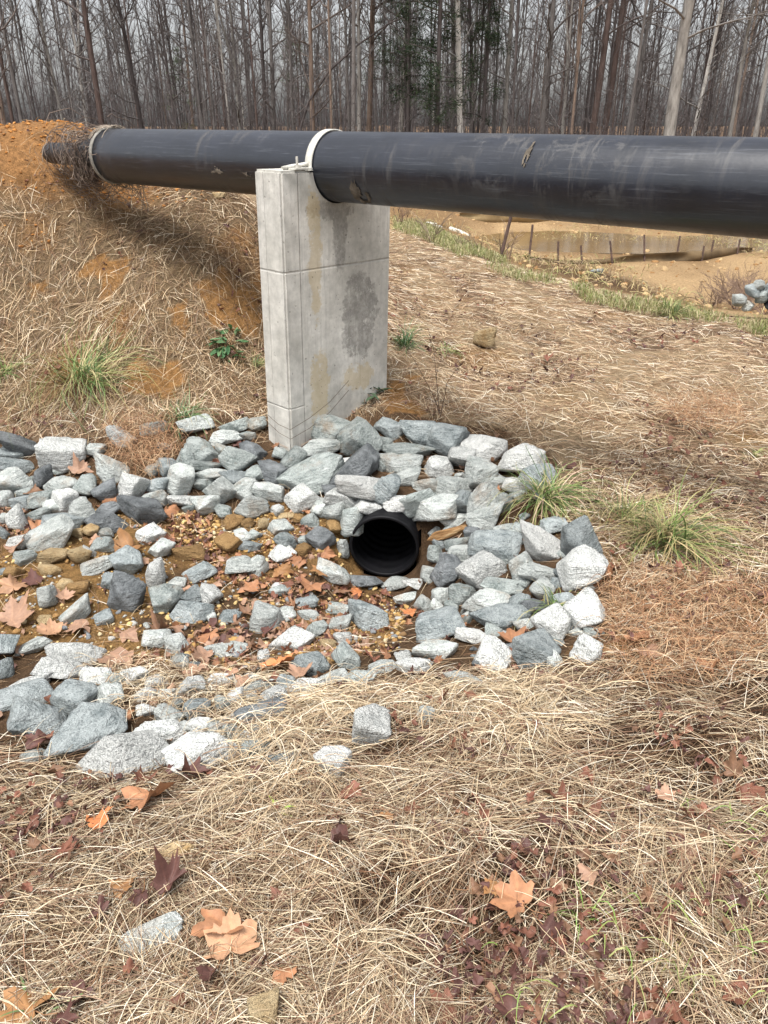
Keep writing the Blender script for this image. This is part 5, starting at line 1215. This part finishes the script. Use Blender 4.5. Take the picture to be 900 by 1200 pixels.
# leaning bough tree
T = Tubes(); P = [Vector(pt(352,150,40))]; P[0].z = H1(P[0].x, P[0].y)
pts_ = [pt(352,150,40), pt(362,118,40), pt(385,84,40), pt(420,52,40), pt(455,28,40), pt(500,8,40)]
e0 = empty('forest_tree', (P[0].x, P[0].y, P[0].z)); tag(e0, 'thin dark sapling arching over to the right above the strap', 'tree', 'bare trees of the wood')
T.add([(0,0,-.2)] + [(q_[0]-P[0].x, q_[1]-P[0].y, q_[2]-P[0].z) for q_ in pts_], [.07,.06,.06,.055,.045,.035,.02], 6, False)
o = ob('trunk', T.mesh('trunk', BARK), e0); o.color = (*BR['b'], 1)
# evergreens
NEED = vcmat('needles', .7, .2, .4, 3)
def pine(x, y0, D, wpx, hp, seed, label, base_h=1.5, dens=1.0, cols=((.010,.022,.010),(.020,.036,.015),(.035,.05,.022)), tall=13.0, name='pine_tree'):
    r_ = np.random.default_rng(seed); p = pt(x, 150, D); p = (p[0], p[1], H1(p[0], p[1]))
    e0 = empty(name, p); tag(e0, label, 'tree', 'evergreens in the wood')
    T = Tubes(); T.add([(0,0,-.2),(0,0,tall*.5),(.1,0,tall)], [.11*tall/13,.08*tall/13,.015], 7, False)
    Vs = []; n0 = 0; rw = wpx*D/1007/2
    nb = int(70*dens)
    for k in range(nb):
        f = r_.random(); z_ = base_h+(tall-base_h)*f; a_ = r_.uniform(0, 6.28); L = rw*(1.05-.75*f)*r_.uniform(.5,1.15)
        el = r_.uniform(-.15,.4); ex, ey, ez = math.cos(a_)*L, math.sin(a_)*L, L*math.sin(el)
        T.add([(0,0,z_),(ex*.5,ey*.5,z_+ez*.5+.05),(ex,ey,z_+ez)], [.025,.018,.006], 4, False)
        m = int(170*dens); u = r_.uniform(.25, 1.05, m); c_ = np.stack([ex*u, ey*u, z_+ez*u], 1)+r_.normal(0,.16*max(rw,.6)/1.6,(m,3))
        Vs.append(c_)
    c_ = np.concatenate(Vs); n = len(c_); d1 = r_.normal(size=(n,3)); d1 /= np.linalg.norm(d1,axis=1)[:,None]; d2 = r_.normal(size=(n,3)); d2 /= np.linalg.norm(d2,axis=1)[:,None]
    s1 = r_.uniform(.06,.14,n)[:,None]; V = np.stack([c_-d1*s1, c_+d2*s1*.13, c_+d1*s1, c_-d2*s1*.13], 1).reshape(-1,3); F = np.arange(4*n).reshape(-1,4)
    o = ob('trunk', T.mesh('trunk', BARK), e0); o.color = (*BR['b'], 1)
    ob('crown', mesh_np('crown', V, F, np.repeat(np.array(cols)[r_.integers(0,len(cols),n)], 4, 0), False, NEED), e0)
pine(478, 0, 40, 75, 0, 1, 'dark pine with boughs reaching toward the strap', 3.0, .9, tall=12)
pine(512, 0, 38.5, 90, 0, 2, 'densest dark green pine left of the whitish trunk', 2.2, 1.0, tall=14)
pine(566, 0, 41.5, 75, 0, 3, 'dark pine just right of the whitish trunk', 2.6, .9, tall=13)
pine(450, 0, 52, 60, 0, 4, 'smaller pine set back left of the others', 3.2, .6, tall=10)
pine(215, 0, 52, 40, 0, 5, 'small green pine far in the wood over the bank', 2.4, .3, ((.06,.09,.035),(.09,.12,.05)), 5.5)
pine(218, 0, 47, 34, 0, 6, 'low yellowish-green shrub just above the left pipe', .1, .25, ((.12,.12,.05),(.16,.15,.07)), 1.7, 'evergreen_shrub')
pine(263, 0, 38, 20, 0, 7, 'small rust-brown dead conifer just above the left pipe', .1, .35, ((.36,.20,.10),(.46,.28,.15)), 1.5, 'dead_conifer')
pine(345, 0, 60, 40, 0, 8, 'faint green pine deep in the wood above the strap', 3.5, .3, ((.07,.09,.045),(.10,.12,.06)), 9)
# far wood: countless stems reading as one mass
r_ = np.random.default_rng(5); T = Tubes(); B = Tubes(); 
def dump(nst, D0, D1, seed, hmin, hmax, r0, nbr, name, label, col):
    r_ = np.random.default_rng(seed); T = Tubes()
    for k in range(nst):
        D = r_.uniform(D0, D1); x = D*math.tan(r_.uniform(-.66,.66)); z0 = H1(x, D)-.2; Ht = r_.uniform(hmin,hmax); r1 = r_.uniform(*r0)
        lx, ly = r_.normal(0,.10,2)*Ht
        P = np.array([(x,D,z0),(x+lx*.3+r_.normal(0,.1),D,z0+Ht*.35),(x+lx*.6+r_.normal(0,.15),D+ly*.5,z0+Ht*.7),(x+lx,D+ly,z0+Ht)])
        T.add(P, [r1,r1*.75,r1*.5,r1*.15], 4, False)
        for b_ in range(nbr):
            f = r_.uniform(.12,.98)*3; i_ = min(int(f),2); p = P[i_]*(1-(f-i_))+P[i_+1]*(f-i_); a_ = r_.uniform(0,6.28); L = Ht*r_.uniform(.06,.2); el = r_.uniform(.1,1.2)
            d = np.array([math.cos(a_)*math.cos(el), math.sin(a_)*math.cos(el), math.sin(el)]); q = p+d*L*.5; e_ = p+d*L+np.array([0,0,L*.15])
            T.add([p,q,e_], [r1*.28,r1*.2,.006], 3, False)
            for c_ in range(2):
                a2 = r_.uniform(0,6.28); d2 = d*.6+np.array([math.cos(a2),math.sin(a2),r_.uniform(0,.7)])*.6
                T.add([q,q+d2*L*.5], [max(r1*.2,.010),.007], 3, False)
    o = ob(name, T.mesh(name, BARK)); o.color = (*col, 1); tag(o, label, kind='stuff')
dump(500, 60, 120, 1, 8, 13.5, (.03,.10), 16, 'far_wood', 'distant leafless wood behind the nearer trees', (.13,.118,.122))
dump(1500, 36, 80, 2, 1.2, 5.2, (.010,.028), 15, 'undergrowth', 'thin leafless undergrowth between the trunks', (.12,.105,.105))

# ------------------------------------------------------------------ unique labels for rocks and leaves
from collections import defaultdict
grp = defaultdict(list)
for o, key, d in PEND: grp[key].append((d, o))
for (kind, tone, lm, dr), lst in grp.items():
    lst.sort(key=lambda q_: q_[0])
    for k, (d, o) in enumerate(lst):
        o['label'] = f'{tone} {kind} {dr} {lm}' if len(lst) == 1 else f'{tone} {kind}, {ORD[k]} {dr} {lm}'
